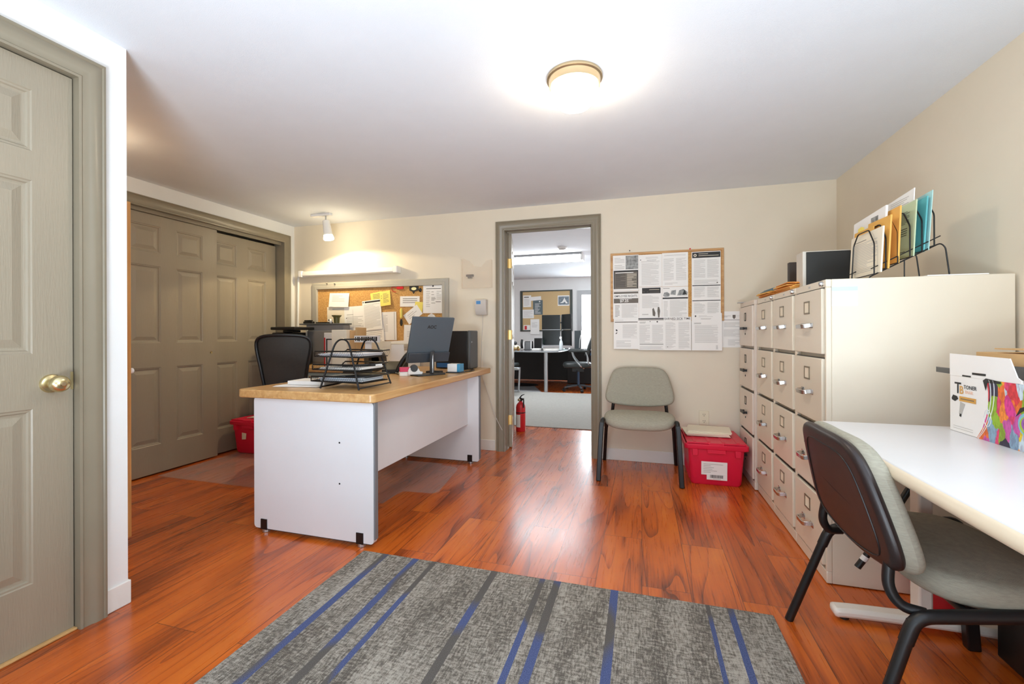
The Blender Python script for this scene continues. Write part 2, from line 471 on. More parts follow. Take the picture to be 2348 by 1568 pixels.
M_pot = mat('green_leaf', (46,92,58), .6, var=.2)
M_frost = mat('frosted_tube_cover', (236,234,230), .35, var=.01)
M_clear = mat('clear_acrylic', (236,220,200), .12, var=.0, alpha=.13)
M_mat = mat('clear_vinyl_chair_mat', (206,206,204), .16, var=.02, alpha=.17)
M_lamp = mat('lit_lamp_glass', (255,248,236), .3, emit=(255,236,208), estr=34.0)
M_lamp2 = mat('lit_amber_lamp_glass', (255,244,226), .3, emit=(255,226,186), estr=13.0)
M_bulb = mat('lit_spot_bulb', (255,248,230), .3, emit=(255,238,200), estr=45.0)
M_fluo = mat('lit_fluorescent_lens', (255,255,255), .3, emit=(246,250,255), estr=22.0)
M_sky = mat('bright_overcast_daylight', (255,255,255), .8, emit=(236,244,255), estr=9.0)
M_glass = mat('window_glass', (235,242,245), .03, var=0, alpha=.06)
M_bluep = mat('blue_office_plastic', (42,96,150), .4, var=.05)
M_photo = mat('grey_photo_print', (140,142,140), .5, var=.55, vscale=45)
M_bphoto = mat('blue_grey_photo_print', (116,128,136), .5, var=.5, vscale=30)
M_pink = mat('pink_label', (222,70,110), .5, var=.03)
M_scr = mat('hinge_brass', (226,196,128), .35, metal=.6, var=.03)

P_REAR, P_FAR, P_SIDE, P_SPOT, P_FILL, P_WIN, EXPO = 18, 105, 16, 18, 66, 16, 0.48
YB = 3.876; H = 2.251; XL = -3.592; XR = 1.421; XN = -2.005; XC = .770
YE = 1.266                    # outer corner of the entry wall
YF = 10.6; H2 = 2.448         # far office: end wall, ceiling height
WT = .12

# ------------------------------------------------------------------ the setting
struct('floor', MB().box(-5,3,-2.7,YF+.2,-.08,0), M_floor)
struct('ceiling', MB().box(-4.3,XR+.12,-2.7,YB+WT,H,H+.1), M_ceil)
struct('ceiling_office', MB().box(-5,3,YB+WT,YF+.12,H2,H2+.1), M_ceil)
DX0, DX1, DZ = -1.212, -.416, 2.045
struct('wall_back', MB().box(-4.3,DX0-.012,YB,YB+WT,0,H2).box(DX1+.012,XR+.12,YB,YB+WT,0,H2).box(DX0-.012,DX1+.012,YB,YB+WT,DZ+.012,H2), M_wall)
CY0, CY1, CZ = 2.17, 3.726, 2.054
struct('wall_left', MB().box(XL-WT,XL,CY1+.012,YB,0,H).box(XL-WT,XL,YE,CY0-.012,0,H).box(XL-WT,XL,CY0-.012,CY1+.012,CZ+.012,H), M_wallw)
struct('wall_closet', MB().box(-4.3,-4.22,1.9,YB,0,H).box(-4.22,XL-WT,1.9,1.98,0,H), M_wall)
NY0, NY1, NZ = .285, 1.102, 2.045
struct('wall_entry', MB().box(XN-WT,XN,NY1+.012,YE,0,H).box(XN-WT,XN,-2.6,NY0-.012,0,H).box(XN-WT,XN,NY0-.012,NY1+.012,NZ+.012,H)
       .box(-4.2,XN-WT,YE-WT,YE,0,H), M_wallw)
SWY0, SWY1, SWZ0, SWZ1 = -.75, 1.22, .82, 2.03       # side window, right of the camera
struct('wall_right', MB().box(XR,XR+.12,-2.6,SWY0,0,H).box(XR,XR+.12,SWY1,YB,0,H).box(XR,XR+.12,SWY0,SWY1,0,SWZ0).box(XR,XR+.12,SWY0,SWY1,SWZ1,H), M_wall)
w = MB()
for a, b in ((SWY0, SWY0+.045), (SWY1-.045, SWY1), (.21, .26)): w.box(XR+.01, XR+.09, a, b, SWZ0, SWZ1)
w.box(XR+.01, XR+.09, SWY0, SWY1, SWZ0, SWZ0+.045).box(XR+.01, XR+.09, SWY0, SWY1, SWZ1-.045, SWZ1)
struct('window_3', w, M_white)
# rear wall behind the camera with a broad window
RWX0, RWX1, RWZ0, RWZ1 = -1.85, .25, .45, 2.08
struct('wall_rear', MB().box(-4.2,RWX0,-2.7,-2.6,0,H).box(RWX1,XR+.12,-2.7,-2.6,0,H).box(RWX0,RWX1,-2.7,-2.6,0,RWZ0).box(RWX0,RWX1,-2.7,-2.6,RWZ1,H), M_wall)
w = MB()
for a, b in ((RWX0, RWX0+.05), (RWX1-.05, RWX1), (-.825, -.775)): w.box(a, b, -2.69, -2.61, RWZ0, RWZ1)
w.box(RWX0, RWX1, -2.69, -2.61, RWZ0, RWZ0+.05).box(RWX0, RWX1, -2.69, -2.61, RWZ1-.05, RWZ1)
struct('window_1', w, M_white)
# far office walls
FWX0, FWX1, FWZ0, FWZ1 = -1.42, .4, .70, 2.07
struct('wall_far', MB().box(-5,FWX0,YF,YF+.12,0,H2).box(FWX1,3,YF,YF+.12,0,H2).box(FWX0,FWX1,YF,YF+.12,0,FWZ0).box(FWX0,FWX1,YF,YF+.12,FWZ1,H2), M_wallo)
struct('wall_office_left', MB().box(-5,-4.9,YB+WT,YF,0,H2), M_wallo)
struct('wall_office_right', MB().box(2.9,3,YB+WT,YF,0,H2), M_wallo)
w = MB()
for a, b in ((FWX0-.06, FWX0+.05), (FWX1-.05, FWX1+.06)): w.box(a, b, YF-.02, YF+.06, FWZ0-.06, FWZ1+.06)
for a, b in ((FWZ0-.06, FWZ0+.05), (FWZ1-.05, FWZ1+.06)): w.box(FWX0+.05, FWX1-.05, YF-.02, YF+.06, a, b)
w.box(-.55,-.50,YF+.02,YF+.06,FWZ0,FWZ1)
o = struct('window_2', w, mat('grey_window_frame', (176,178,178), .45, var=.02))
part('pane', MB().box(FWX0+.05,FWX1-.05,YF+.035,YF+.045,FWZ0+.05,FWZ1-.05), M_glass, o)
# vinyl baseboards
def base(name, *boxes):
    b = MB()
    for q in boxes: b.box(*q)
    struct(name, b, M_base, bev=.004)
base('baseboard_back', (-3.50,-1.312,YB-.008,YB,0,.1), (-.356,XR,YB-.008,YB,0,.1))
base('baseboard_left', (XL,XL+.008,CY1+.085,YB,0,.1))
base('baseboard_entry', (XN,XN+.008,1.176,YE+.008,0,.095), (-3.5,XN,YE,YE+.008,0,.095))
base('baseboard_right', (XR-.008,XR,-2.6,YB,0,.1))
base('baseboard_far', (-5,FWX0,YF-.01,YF,0,.1), (FWX0,3,YF-.01,YF,0,.1))

# ------------------------------------------------------------------ casings and doors
PROF = [(0,0),(0,.012),(.008,.014),(.012,.011),(.034,.013),(.044,.019),(.062,.021),(.070,.017),(.074,.021),(.082,.019),(.084,0)]
def casing(mb, a0, a1, zt, Mx, prof=PROF, m=0):
    vs = []; fs = []
    for o_, t in prof:
        vs += [(a0-o_,0,t),(a0-o_,zt+o_,t),(a1+o_,zt+o_,t),(a1+o_,0,t)]
    k = len(prof)
    for i in range(k-1):
        for j in range(3):
            fs.append((i*4+j, (i+1)*4+j, (i+1)*4+j+1, i*4+j+1))
    mb.add(vs, fs, m, Mx)
def panel_door(w, h, t, cols, rows, Mx, m=0, mb=None):
    mb = mb or MB(); pan = [(a,b,c,d) for a,b in cols for c,d in rows]
    us = sorted({0,w,*[q for a in cols for q in a]}); vs_ = sorted({0,h,*[q for a in rows for q in a]})
    inp = lambda u,v: any(a<u<b and c<v<d for a,b,c,d in pan)
    for side in (0,1):
        n = 0 if side == 0 else -t; s = 1 if side == 0 else -1
        for i in range(len(us)-1):
            for j in range(len(vs_)-1):
                if not inp((us[i]+us[i+1])/2, (vs_[j]+vs_[j+1])/2):
                    q = [(us[i],vs_[j],n),(us[i+1],vs_[j],n),(us[i+1],vs_[j+1],n),(us[i],vs_[j+1],n)]
                    mb.quad(*(q if s>0 else q[::-1]), m=m, M=Mx)
        for a,b,c,d in pan:
            rings = [(0,0),(.004,-.003),(.010,-.0035),(.014,-.009),(.020,-.010),(.024,-.010),(.050,-.003)]
            vv = []
            for ins, dn in rings:
                vv += [(a+ins,c+ins,n+s*dn),(b-ins,c+ins,n+s*dn),(b-ins,d-ins,n+s*dn),(a+ins,d-ins,n+s*dn)]
            ff = []
            for r_ in range(len(rings)-1):
                for j in range(4):
                    f = (r_*4+j, r_*4+(j+1)%4, (r_+1)*4+(j+1)%4, (r_+1)*4+j)
                    ff.append(f if s>0 else f[::-1])
            L4 = (len(rings)-1)*4; f = (L4,L4+1,L4+2,L4+3); ff.append(f if s>0 else f[::-1])
            mb.add(vv, ff, m, Mx)
    for q in (((0,0,0),(0,h,0),(0,h,-t),(0,0,-t)), ((w,0,-t),(w,h,-t),(w,h,0),(w,0,0)), ((0,h,0),(w,h,0),(w,h,-t),(0,h,-t)), ((0,0,-t),(w,0,-t),(w,0,0),(0,0,0))):
        mb.quad(*q, m=m, M=Mx)
    return mb
ROWS = [(.22,.825),(1.015,1.617),(1.718,1.930)]

# entry door at the left edge
Mx = FM((XN,0,0), (0,1,0), (0,0,1))
cs = MB(); casing(cs, NY0, NY1, NZ, Mx)
cs.box(XN-WT,XN,NY1,NY1+.012,0,NZ).box(XN-WT,XN,NY0-.012,NY0,0,NZ).box(XN-WT,XN,NY0-.012,NY1+.012,NZ,NZ+.012)
cs.box(XN-.075,XN-.057,NY1-.012,NY1,0,NZ).box(XN-.075,XN-.057,NY0,NY1,NZ-.012,NZ)
struct('trim_1', cs, M_trim, smooth=True)
d1 = struct('door_1', panel_door(.809,2.030,.036,[(.112,.345),(.465,.697)],ROWS,FM((XN-.018,NY0+.004,.010),(0,1,0),(0,0,1))), M_door)
k = MB(); Mk = FM((XN-.018,1.035,.918),(0,1,0),(0,0,1))
k.lathe([(.033,0),(.033,.004),(.030,.009),(.016,.013),(.013,.02),(.013,.028),(.018,.031),(.028,.038),(.030,.048),(.026,.060),(.016,.068),(.006,.069)], 28, 0, Mk)
kb = part('door_knob', k, M_brass, d1, label='satin brass door knob')
part('keyhole', MB().lathe([(.007,.0685),(.006,.0705),(0.0,.0705)],16,0,Mk), M_nickel, d1)
part('latch_plate', MB().box(XN-.020,XN-.0165,1.0905,1.0985,.89,.955), M_brass, d1)
struct('trim_4', MB().box(XN-WT,XN-.002,NY0,NY1,0,.009), M_oak, bev=.003)

# closet with two bypass doors
Mx = FM((XL,0,0), (0,1,0), (0,0,1))
cs = MB(); casing(cs, CY0, CY1, CZ, Mx)
cs.box(XL-WT,XL,CY1,CY1+.012,0,CZ).box(XL-WT,XL,CY0-.012,CY0,0,CZ).box(XL-WT,XL,CY0-.012,CY1+.012,CZ,CZ+.012)
cs.box(XL-.045,XL-.028,CY0,CY1,CZ-.028,CZ)
struct('trim_2', cs, M_trim, smooth=True)
COLS = [(.128,.352),(.473,.697)]
d2 = struct('door_2', panel_door(.830,2.012,.034,COLS,ROWS,FM((XL-.046,2.182,.012),(0,1,0),(0,0,1))), M_door)
Mk = FM((XL-.046,2.955,.934),(0,1,0),(0,0,1))
part('finger_pull', MB().lathe([(.011,0),(.011,.002),(.006,.001),(0,.001)],16,0,Mk), M_brass, d2)
d3 = struct('door_3', panel_door(.830,2.004,.034,[(.150,.372),(.490,.708)],ROWS,FM((XL-.096,2.886,.012),(0,1,0),(0,0,1))), M_door)

# doorway to the office, door swung open into it
Mx = FM((0,YB,0), (1,0,0), (0,0,1))
cs = MB(); casing(cs, DX0, DX1, DZ, Mx)
Mb2 = FM((0,YB+WT,0), (-1,0,0), (0,0,1)); casing(cs, -DX1, -DX0, DZ, Mb2)
cs.box(DX0-.012,DX0,YB,YB+WT,0,DZ).box(DX1,DX1+.012,YB,YB+WT,0,DZ).box(DX0-.012,DX1+.012,YB,YB+WT,DZ,DZ+.012)
cs.box(DX0,DX0+.005,YB+.055,YB+.08,0,DZ).box(DX1-.012,DX1,YB+.055,YB+.08,0,DZ).box(DX0,DX1,YB+.055,YB+.08,DZ-.012,DZ)
struct('trim_3', cs, M_trim, smooth=True)
hinge = Vector((DX0+.028, YB+WT+.010, 0)); tip = Vector((-1.384, 4.775, 0)); U = (tip-hinge).normalized()
d4 = struct('door_4', panel_door(.795,2.030,.036,[(.112,.340),(.455,.683)],ROWS,FM(hinge+Vector((0,0,.012)),U,(0,0,1))), M_door)
Nn = U.cross(Vector((0,0,1)))
for s, nm in ((1,'door_knob'),):
    pk = hinge + U*.735 + Vector((0,0,.925))
    part(nm, MB().lathe([(.033,0),(.033,.004),(.028,.009),(.013,.013),(.012,.03),(.026,.038),(.029,.048),(.024,.060),(.010,.067),(0,.068)],20,0,FM(pk,U,(0,0,1))), M_brass, d4)
for z in (1.76, 1.08, .27):
    hg = MB(); c = hinge + Vector((0,0,z-.045))
    hg.cyl(c+Nn*.004+Vector((-.004,-.006,0)), c+Nn*.004+Vector((-.004,-.006,.09)), .006, 10)
    hg.box(.002,.0335,0,.09,-.0025,0, M=FM(c, -Nn, (0,0,1)))
    hg.box(DX0+.0001,DX0+.0025,YB+WT-.036,YB+WT-.002,z-.045,z+.045)
    part('hinge', hg, M_scr, d4)

# oak cupboard behind the entry corner: only its edge and a knob show
t = thing('oak_cabinet', 'tall oak cupboard behind the white wall corner, only a thin orange edge showing', 'cabinet', (-2.83,1.43,0))
part('body', MB().box(-3.20,-2.497,1.285,1.578,0,1.785), M_oakc, t, bev=.003)
for a, b in ((-3.195,-2.852),(-2.846,-2.502)):
    part('door', MB().box(a,b,1.579,1.598,.06,1.77), M_oakc, t, bev=.002)
part('knob', MB().lathe([(.007,0),(.007,.012),(.014,.018),(.014,.026),(.008,.031),(0,.032)],16,0,FM((-2.535,1.598,.905),(-1,0,0),(0,0,1))), M_white, t, label='small white knob')

# ------------------------------------------------------------------ lamps
lc = (-.287,1.985)
t = thing('ceiling_light', 'lit round flush ceiling light with champagne metal rim in the middle of the ceiling', 'ceiling light', (lc[0],lc[1],H))
Ml = Matrix.Translation((lc[0],lc[1],H))
part('rim', MB().lathe([(.125,0),(.125,-.012),(.117,-.016),(.113,-.045),(.108,-.046),(.1,-.03),(0.0,-.028)],48,0,Ml), M_nickel, t)
part('glass_dome', MB().lathe([(.105,-.042),(.107,-.06),(.103,-.085),(.090,-.11),(.068,-.131),(.038,-.144),(.0,-.149)],48,0,Ml), M_lamp, t)

l2 = (-3.0,1.66)  # unseen lamp added for the warm light in the alcove
t = thing('ceiling_light', 'second lit round ceiling light, unseen behind the white wall corner near the oak cupboard', 'ceiling light', (l2[0],l2[1],H))
Ml = Matrix.Translation((l2[0],l2[1],H))
part('rim', MB().lathe([(.125,0),(.125,-.012),(.117,-.016),(.113,-.045),(.108,-.046),(.1,-.03),(0.0,-.028)],48,0,Ml), M_nickel, t)
part('glass_dome', MB().lathe([(.105,-.042),(.107,-.06),(.103,-.085),(.090,-.11),(.068,-.131),(.038,-.144),(.0,-.149)],48,0,Ml), M_lamp2, t)
sp = (-2.905,3.535)
t = thing('spotlight', 'small white spotlight lit below the ceiling above the corkboard', 'spotlight', (sp[0],sp[1],H))
part('canopy', MB().box(sp[0]-.16,sp[0]+.06,sp[1]-.022,sp[1]+.022,H-.024,H), M_white, t, bev=.004)
part('stem', MB().cyl((sp[0],sp[1],H-.024),(sp[0],sp[1],H-.075),.007,10), M_silver, t)
ax = Vector((.10,.10,-1)).normalized(); q = Vector((sp[0],sp[1],H-.06))
Ux = ax.orthogonal().normalized(); Ms = FM(q, Ux, ax.cross(Ux)); Ms = Ms if (Ms.to_3x3()@Vector((0,0,1))).dot(ax)>0 else FM(q, ax.cross(Ux), Ux)
sh = part('shade', MB().lathe([(.0,0),(.026,.004),(.033,.012),(.038,.10),(.040,.145),(.036,.145),(.033,.02),(0,.02)],24,0,Ms), M_white, t)
part('bulb', MB().lathe([(.0,.13),(.034,.13),(.046,.165),(.048,.182),(.042,.192),(.0,.196)],24,0,Ms), M_bulb, t)
SPOT_AT = q + ax*.215; SPOT_AX = ax

t = thing('wall_tube_light', 'long white strip light mounted on the wall above the corkboard', 'strip light', (-2.89,YB,1.715))
part('cover', MB().prism([(0,-.030),(.062,-.030),(.072,-.018),(.072,.012),(.058,.030),(0,.030)],-.545,.545,0,FM((-2.885,YB,1.728),(0,-1,0),(0,0,1))), M_frost, t, bev=.006)
for a in (-3.478,-2.340):
    part('end_cap', MB().box(a,a+.048,YB-.078,YB,1.694,1.762), M_white, t, bev=.008)
cd = bez([(-3.470,YB-.02,1.735),(-3.515,YB-.022,1.71),(-3.528,YB-.014,1.60),(-3.535,YB-.012,1.3),(-3.54,YB-.012,1.12)],8)
part('cord_cover', MB().tube(cd,.011,8), M_white, t)

# outlet
t = thing('wall_outlet', 'almond double electrical outlet low on the wall above the red tote', 'outlet', (.489,YB,.398))
part('plate', MB().prism(rr(.075,.118,.006),0,.006,0,FM((.489,YB,.398),(1,0,0),(0,0,1))), M_alm, t, bev=.002)
for z in (.372,.424):
    f = MB().prism(rr(.034,.030,.011),.006,.009,0,FM((.489,YB,z),(1,0,0),(0,0,1)))
    for x in (-.007,.007): f.box(x-.0013,x+.0013,-.001,.009,.009,.0096,1,FM((.489,YB,z),(1,0,0),(0,0,1)))
    f.box(-.0025,.0025,-.011,-.006,.009,.0096,1,FM((.489,YB,z),(1,0,0),(0,0,1)))
    part('socket', f, [M_alm, M_black], t)

# keypad on the wall, its cable and the clear holder above it
t = thing('wall_keypad', 'pale grey wall keypad with small blue display beside the doorway', 'keypad', (-1.43,YB,1.338))
kp = MB().prism([(0,-.072),(.040,-.072),(.066,-.03),(.066,.066),(.060,.072),(0,.072)],-.054,.054,0,FM((-1.43,YB,1.338),(0,-1,0),(0,0,1)))
part('housing', kp, M_keyp, t, bev=.004)
part('display', MB().box(-1.469,-1.427,YB-.0675,YB-.0655,1.366,1.396), M_lcd, t)
cb = bez([(-1.425,YB-.02,1.268),(-1.428,YB-.008,1.16),(-1.437,YB-.008,1.05),(-1.44,YB-.006,.93),(-1.444,YB-.006,.82),(-1.435,YB-.02,.72),(-1.36,YB-.02,.50),(-1.30,YB-.026,.33),(-1.235,YB-.022,.20)],8)
part('cable', MB().tube(cb,.003,6), M_keyp, t)
t = thing('clear_wall_pocket', 'clear acrylic wall pocket with an empty curved top beside the doorway', 'wall pocket', (-1.485,YB,1.52))
pk_ = [(-.148,0),(.150,0),(.150,.26),(.10,.245),(.05,.19),(-.02,.20),(-.06,.245),(-.148,.285)]
mp_ = MB().prism(pk_,.034,.037,0,FM((-1.483,YB,1.525),(1,0,0),(0,0,1)))
mp_.box(-1.631,-1.333,YB-.037,YB-.001,1.522,1.525).box(-1.634,-1.631,YB-.037,YB-.001,1.522,1.80).box(-1.333,-1.330,YB-.037,YB-.001,1.522,1.78)
part('pocket', mp_, M_clear, t)
part('clip', MB().box(-1.585,-1.515,YB-.032,YB-.006,1.632,1.65).box(-1.57,-1.53,YB-.030,YB-.004,1.615,1.632), M_dgrey, t, label='small dark grey clip')
# ------------------------------------------------------------------ corkboards and papers
def board(name, label, x0, x1, z0, z1, fw, ft, fm, n_pins=()):
    t = thing(name, label, 'corkboard', ((x0+x1)/2,YB,z0))
    part('cork_panel', MB().box(x0+fw*.5,x1-fw*.5,YB-.010,YB-.001,z0+fw*.5,z1-fw*.5), M_cork, t)
    mb = MB(); a0,a1,b0,b1 = x0+fw,x1-fw,z0+fw,z1-fw
    prof = [(0,.008),(0,ft*.8),(.004,ft),(fw*.45,ft*1.0),(fw*.5,ft*.86),(fw*.92,ft*.80),(fw,ft*.6),(fw,0)]
    vs=[]; fs=[]
    for o_, tt in prof: vs += [(a0-o_,b0-o_,tt),(a1+o_,b0-o_,tt),(a1+o_,b1+o_,tt),(a0-o_,b1+o_,tt)]
    for i in range(len(prof)-1):
        for j in range(4): fs.append((i*4+j, i*4+(j+1)%4, (i+1)*4+(j+1)%4, (i+1)*4+j)[::-1])
    mb.add(vs, fs, 0, FM((0,YB,0),(1,0,0),(0,0,1)))
    part('frame', mb, fm, t)
    return t
M_gframe = mat('grey_board_frame', (176,172,160), .5, var=.02)
GB = YB-.0115
board('corkboard', 'wide grey framed corkboard crowded with notes above the desk', -3.345,-1.772,.93,1.628,.066,.030,M_gframe)
board('corkboard', 'wood framed corkboard covered with printed notices above the grey chair', -.252,.640,1.19,1.778,.020,.018,M_pine)

PM = [M_paper, M_ink, M_grey, M_mid, M_photo, M_yel, M_cream]
def prints(mb, w, h, items, n0):
    """items in fractions of the sheet (u right, v up)"""
    for it in items:
        k = it[0]; n0 += .00012
        if k == 'bar':
            _, u0, v0, u1, v1, m = it; mb.quad((u0*w,v0*h,n0),(u1*w,v0*h,n0),(u1*w,v1*h,n0),(u0*w,v1*h,n0), m)
        elif k == 'lines':
            _, u0, v0, u1, v1, n, m = it; n = int(n*1.5) if n > 5 else n; rs = random.Random(int((u0+v1+w)*9973)+n)
            for i in range(n):
                v = v1-(v1-v0)*(i+.5)/n; th = (v1-v0)/n*.30; e = u1-(u1-u0)*(rs.random()*.5 if rs.random()<.35 else rs.random()*.04)
                mb.quad((u0*w,(v-th/2)*h,n0),(e*w,(v-th/2)*h,n0),(e*w,(v+th/2)*h,n0),(u0*w,(v+th/2)*h,n0), m)
        elif k == 'text':
            _, s, u, v, size, m, bold = it
            mb.text(s, size, m, Matrix.Translation((u*w,v*h,n0+.0002)), bold)
        elif k == 'disc':
            _, u, v, r, m = it
            mb.add([(u*w+r*math.cos(a*math.pi/8),v*h+r*math.sin(a*math.pi/8),n0+.0002) for a in range(16)],[tuple(range(16))],m)
        elif k == 'poly':
            _, pts, m = it; mb.add([(u*w,v*h,n0+.0001) for u,v in pts],[tuple(range(len(pts)))],m)
def sheet(name, label, cat, x, z, w, h, items=(), rot=0.0, depth=.0, y=GB, mats=None, group=None, lift=.0, thick=.0008, base=0, shape=None):
    """sheet of paper on the back wall; x,z = lower left corner before rotation about its centre"""
    mb = MB()
    U = Vector((math.cos(rot),0,math.sin(rot))); V = Vector((-math.sin(rot),lift,math.cos(rot))); depth += lift*h*.5
    c = Vector((x+w/2, y-depth, z+h/2)); 
    V = V.normalized()
    o = c - U*w/2 - V*h/2
    if lift: o = c - U*w/2 - V*h/2
    Mx = FM(o, U, V)
    if shape: mb.prism([(u*w,v*h) for u,v in shape],0,thick,base)
    else: mb.prism([(0,0),(w,0),(w,h),(0,h)],0,thick,base)
    prints(mb, w, h, items, thick+.0003)
    mb.v = [Mx @ v for v in mb.v]
    return solo(name, label, cat, mb, mats or PM, c, group=group, smooth=False)
LG = 'notices on the wood framed corkboard'
PY = YB-.0125
def L_(u0,v0,u1,v1,n,m=2): return ('lines',u0,v0,u1,v1,n,m)
def B_(u0,v0,u1,v1,m=1): return ('bar',u0,v0,u1,v1,m)
XA,XB_,XC_,XD = -.230,-.017,.166,.398
sheet('notice','notice with a dark photo and black text block, top left of the wood framed board','notice',-.232,1.455,.213,.303,
  [B_(.50,.60,.98,.98,4),L_(.06,.78,.46,.94,4),L_(.06,.60,.46,.74,3),B_(.03,.05,.98,.57,3),B_(.03,.05,.06,.57),B_(.03,.53,.98,.57),('bar',.95,.05,.98,.57,1),L_(.10,.10,.50,.48,9,1),L_(.55,.10,.92,.48,9,6),B_(.10,.495,.8,.515,0)],y=PY)
sheet('notice','employee rights notice with a grey banner on the left of the wood framed board','notice',-.232,1.215,.213,.238,
  [B_(.03,.90,.98,.97,3),('text','EMPLOYEE RIGHTS',.5,.81,.0225,1,.00015),B_(.03,.56,.98,.73,3),('text','$7.25',.44,.64,.032,0,.0008),L_(.25,.69,.75,.725,1,0),L_(.08,.06,.26,.50,6,3),L_(.34,.04,.95,.52,14)],y=PY)
sheet('notice','plain text notice with heading rule, second in the top row of the wood framed board','notice',-.018,1.483,.185,.270,
  [L_(.30,.86,.85,.93,2),L_(.35,.80,.78,.84,2,3),B_(.10,.775,.90,.782,3),L_(.12,.05,.88,.74,20),('disc',.08,.84,.004,1)],y=PY)
sheet('notice','notice with a black title banner and two small figures at its foot','notice',-.018,1.205,.185,.276,
  [B_(.14,.80,.94,.97),L_(.45,.89,.90,.93,1,6),L_(.18,.83,.32,.87,1,3),L_(.36,.83,.42,.87,1,3),L_(.48,.82,.9,.86,1,3),L_(.14,.35,.88,.74,12),L_(.14,.14,.42,.18,2,3),('poly',[(.58,.32),(.64,.36),(.72,.20),(.70,.10),(.60,.12)],3),('poly',[(.82,.38),(.88,.38),(.92,.26),(.88,.04),(.84,.04),(.80,.26)],3),B_(.14,.02,.95,.035)],y=PY)
sheet('notice','two column text notice at the top beside the bare cork strip','notice',.168,1.478,.203,.280,
  [L_(.08,.90,.92,.95,2),L_(.06,.18,.46,.84,18),L_(.54,.18,.94,.84,18),L_(.10,.05,.6,.12,2)],y=PY)
sheet('notice','notice headed by a strip of dark vehicle pictures over a black rule','notice',.168,1.212,.203,.264,
  [('poly',[(.04,.72),(.08,.82),(.20,.84),(.30,.78),(.28,.70),(.12,.68)],4),('poly',[(.32,.76),(.36,.88),(.54,.90),(.52,.74)],4),('poly',[(.58,.72),(.66,.88),(.82,.92),(.98,.82),(.96,.72)],4),('poly',[(.78,.74),(.86,.90),(.94,.76)],1),L_(.04,.93,.3,.97,1,3),B_(.02,.62,.99,.665),L_(.06,.06,.22,.56,8),L_(.30,.06,.96,.58,16),B_(.02,.005,.98,.03)],y=PY)
sheet('notice','tall narrow notice with a black seal banner on the right of the wood framed board','notice',.398,1.222,.218,.533,
  [B_(.02,.905,.99,.99),('disc',.12,.945,.012,6),('disc',.12,.945,.007,3),L_(.24,.955,.58,.975,1,6),L_(.24,.925,.96,.948,1,6),L_(.08,.60,.48,.88,16),L_(.54,.60,.94,.88,16),L_(.08,.50,.9,.57,4),B_(.02,.475,.99,.487),('disc',.88,.52,.005,3),L_(.08,.30,.46,.46,9),L_(.54,.30,.94,.46,9),B_(.02,.245,.99,.256),L_(.08,.03,.46,.22,10),L_(.54,.03,.94,.22,10)],y=PY)
Y2 = YB-.0186
sheet('notice','notice with two small black stamps hanging below the left end of the wood framed board','notice',-.226,.958,.205,.262,
  [L_(.06,.92,.4,.95,1),B_(.04,.86,.96,.885,3),L_(.36,.35,.94,.80,12),L_(.10,.05,.7,.28,5),('poly',[(.07,.62),(.12,.64),(.16,.59),(.12,.57)],1),('poly',[(.07,.50),(.13,.54),(.15,.52),(.09,.48)],1)],y=Y2,lift=.04)
sheet('notice','notice with a blotted black heading below the board, second from left','notice',-.023,.950,.205,.272,
  [B_(.0,.955,.99,.985),B_(.0,.92,.99,.945,3),('disc',.74,.87,.006,1),('disc',.46,.88,.004,3),L_(.05,.82,.30,.88,2,3),L_(.04,.22,.46,.78,16),L_(.54,.22,.97,.78,16),B_(.05,.16,.97,.20,2),L_(.05,.02,.97,.12,3)],y=Y2,depth=.0004,lift=.04)
sheet('notice','earned sick time notice pinned below the board under the vehicle pictures','notice',.180,.950,.212,.275,
  [('text','EARNED SICK TIME',.5,.945,.0235,1,.00015),L_(.3,.895,.7,.915,1,3),L_(.06,.05,.44,.85,22),L_(.54,.05,.94,.85,22),('disc',.14,.10,.003,3)],y=Y2,depth=.0008,lift=.04)
sheet('notice','letter with a small diamond emblem and column of marks, bottom right of the notices','notice',.396,.950,.226,.303,
  [('poly',[(.10,.92),(.13,.95),(.16,.92),(.13,.89)],1),L_(.24,.89,.72,.94,2),L_(.30,.83,.66,.86,2,3),L_(.08,.70,.32,.75,2,3),L_(.10,.20,.88,.68,15),L_(.80,.03,.86,.14,4,3)],y=Y2,depth=.0003,lift=.04)
sheet('notice','letter with a dark shield crest taped to the wall against the filing cabinet','notice',.622,.975,.157,.290,
  [('poly',[(.52,.90),(.66,.90),(.66,.83),(.59,.78),(.52,.83)],3),L_(.08,.84,.44,.88,2,3),L_(.72,.86,.96,.88,1),B_(.12,.755,.96,.765,3),L_(.12,.56,.92,.70,4),L_(.10,.30,.90,.50,7),L_(.30,.05,.85,.22,5)],y=YB-.0004)

# notes on the grey corkboard
LG2 = 'notes on the grey corkboard'
def nz(px0, px1, z0, z1): return px0, z0, px1-px0, z1-z0
def note(label, x, z, w, h, items=(), rot=0.0, depth=.0, base=0, cat='note', name='paper_note', lift=.0, shape=None, thick=.0008):
    return sheet(name, label, cat, x, z, w, h, items, rot, depth, y=YB-.0125, lift=lift, base=base, shape=shape, thick=thick)
note('white memo sheet pinned top left on the grey framed corkboard', *(-3.127,1.3735,0.24,0.145), [L_(.15,.35,.8,.85,5)], rot=-.03, depth=.004, lift=.10)
note('blank cream sheet hanging under the top left memo', *(-3.16,1.1875,0.262,0.1905), [B_(.25,.84,.95,.90,2)], rot=.02, depth=.0015, base=6)
note('white form printed with a grid at the middle of the grey corkboard', *(-2.945,1.065,0.259,0.3135), [B_(.12,.72,.42,.74,2),L_(.10,.05,.9,.68,9),B_(.10,.35,.90,.36,2),B_(.4,.05,.41,.9,2),('disc',.10,.62,.005,1)], rot=.04, depth=.003)
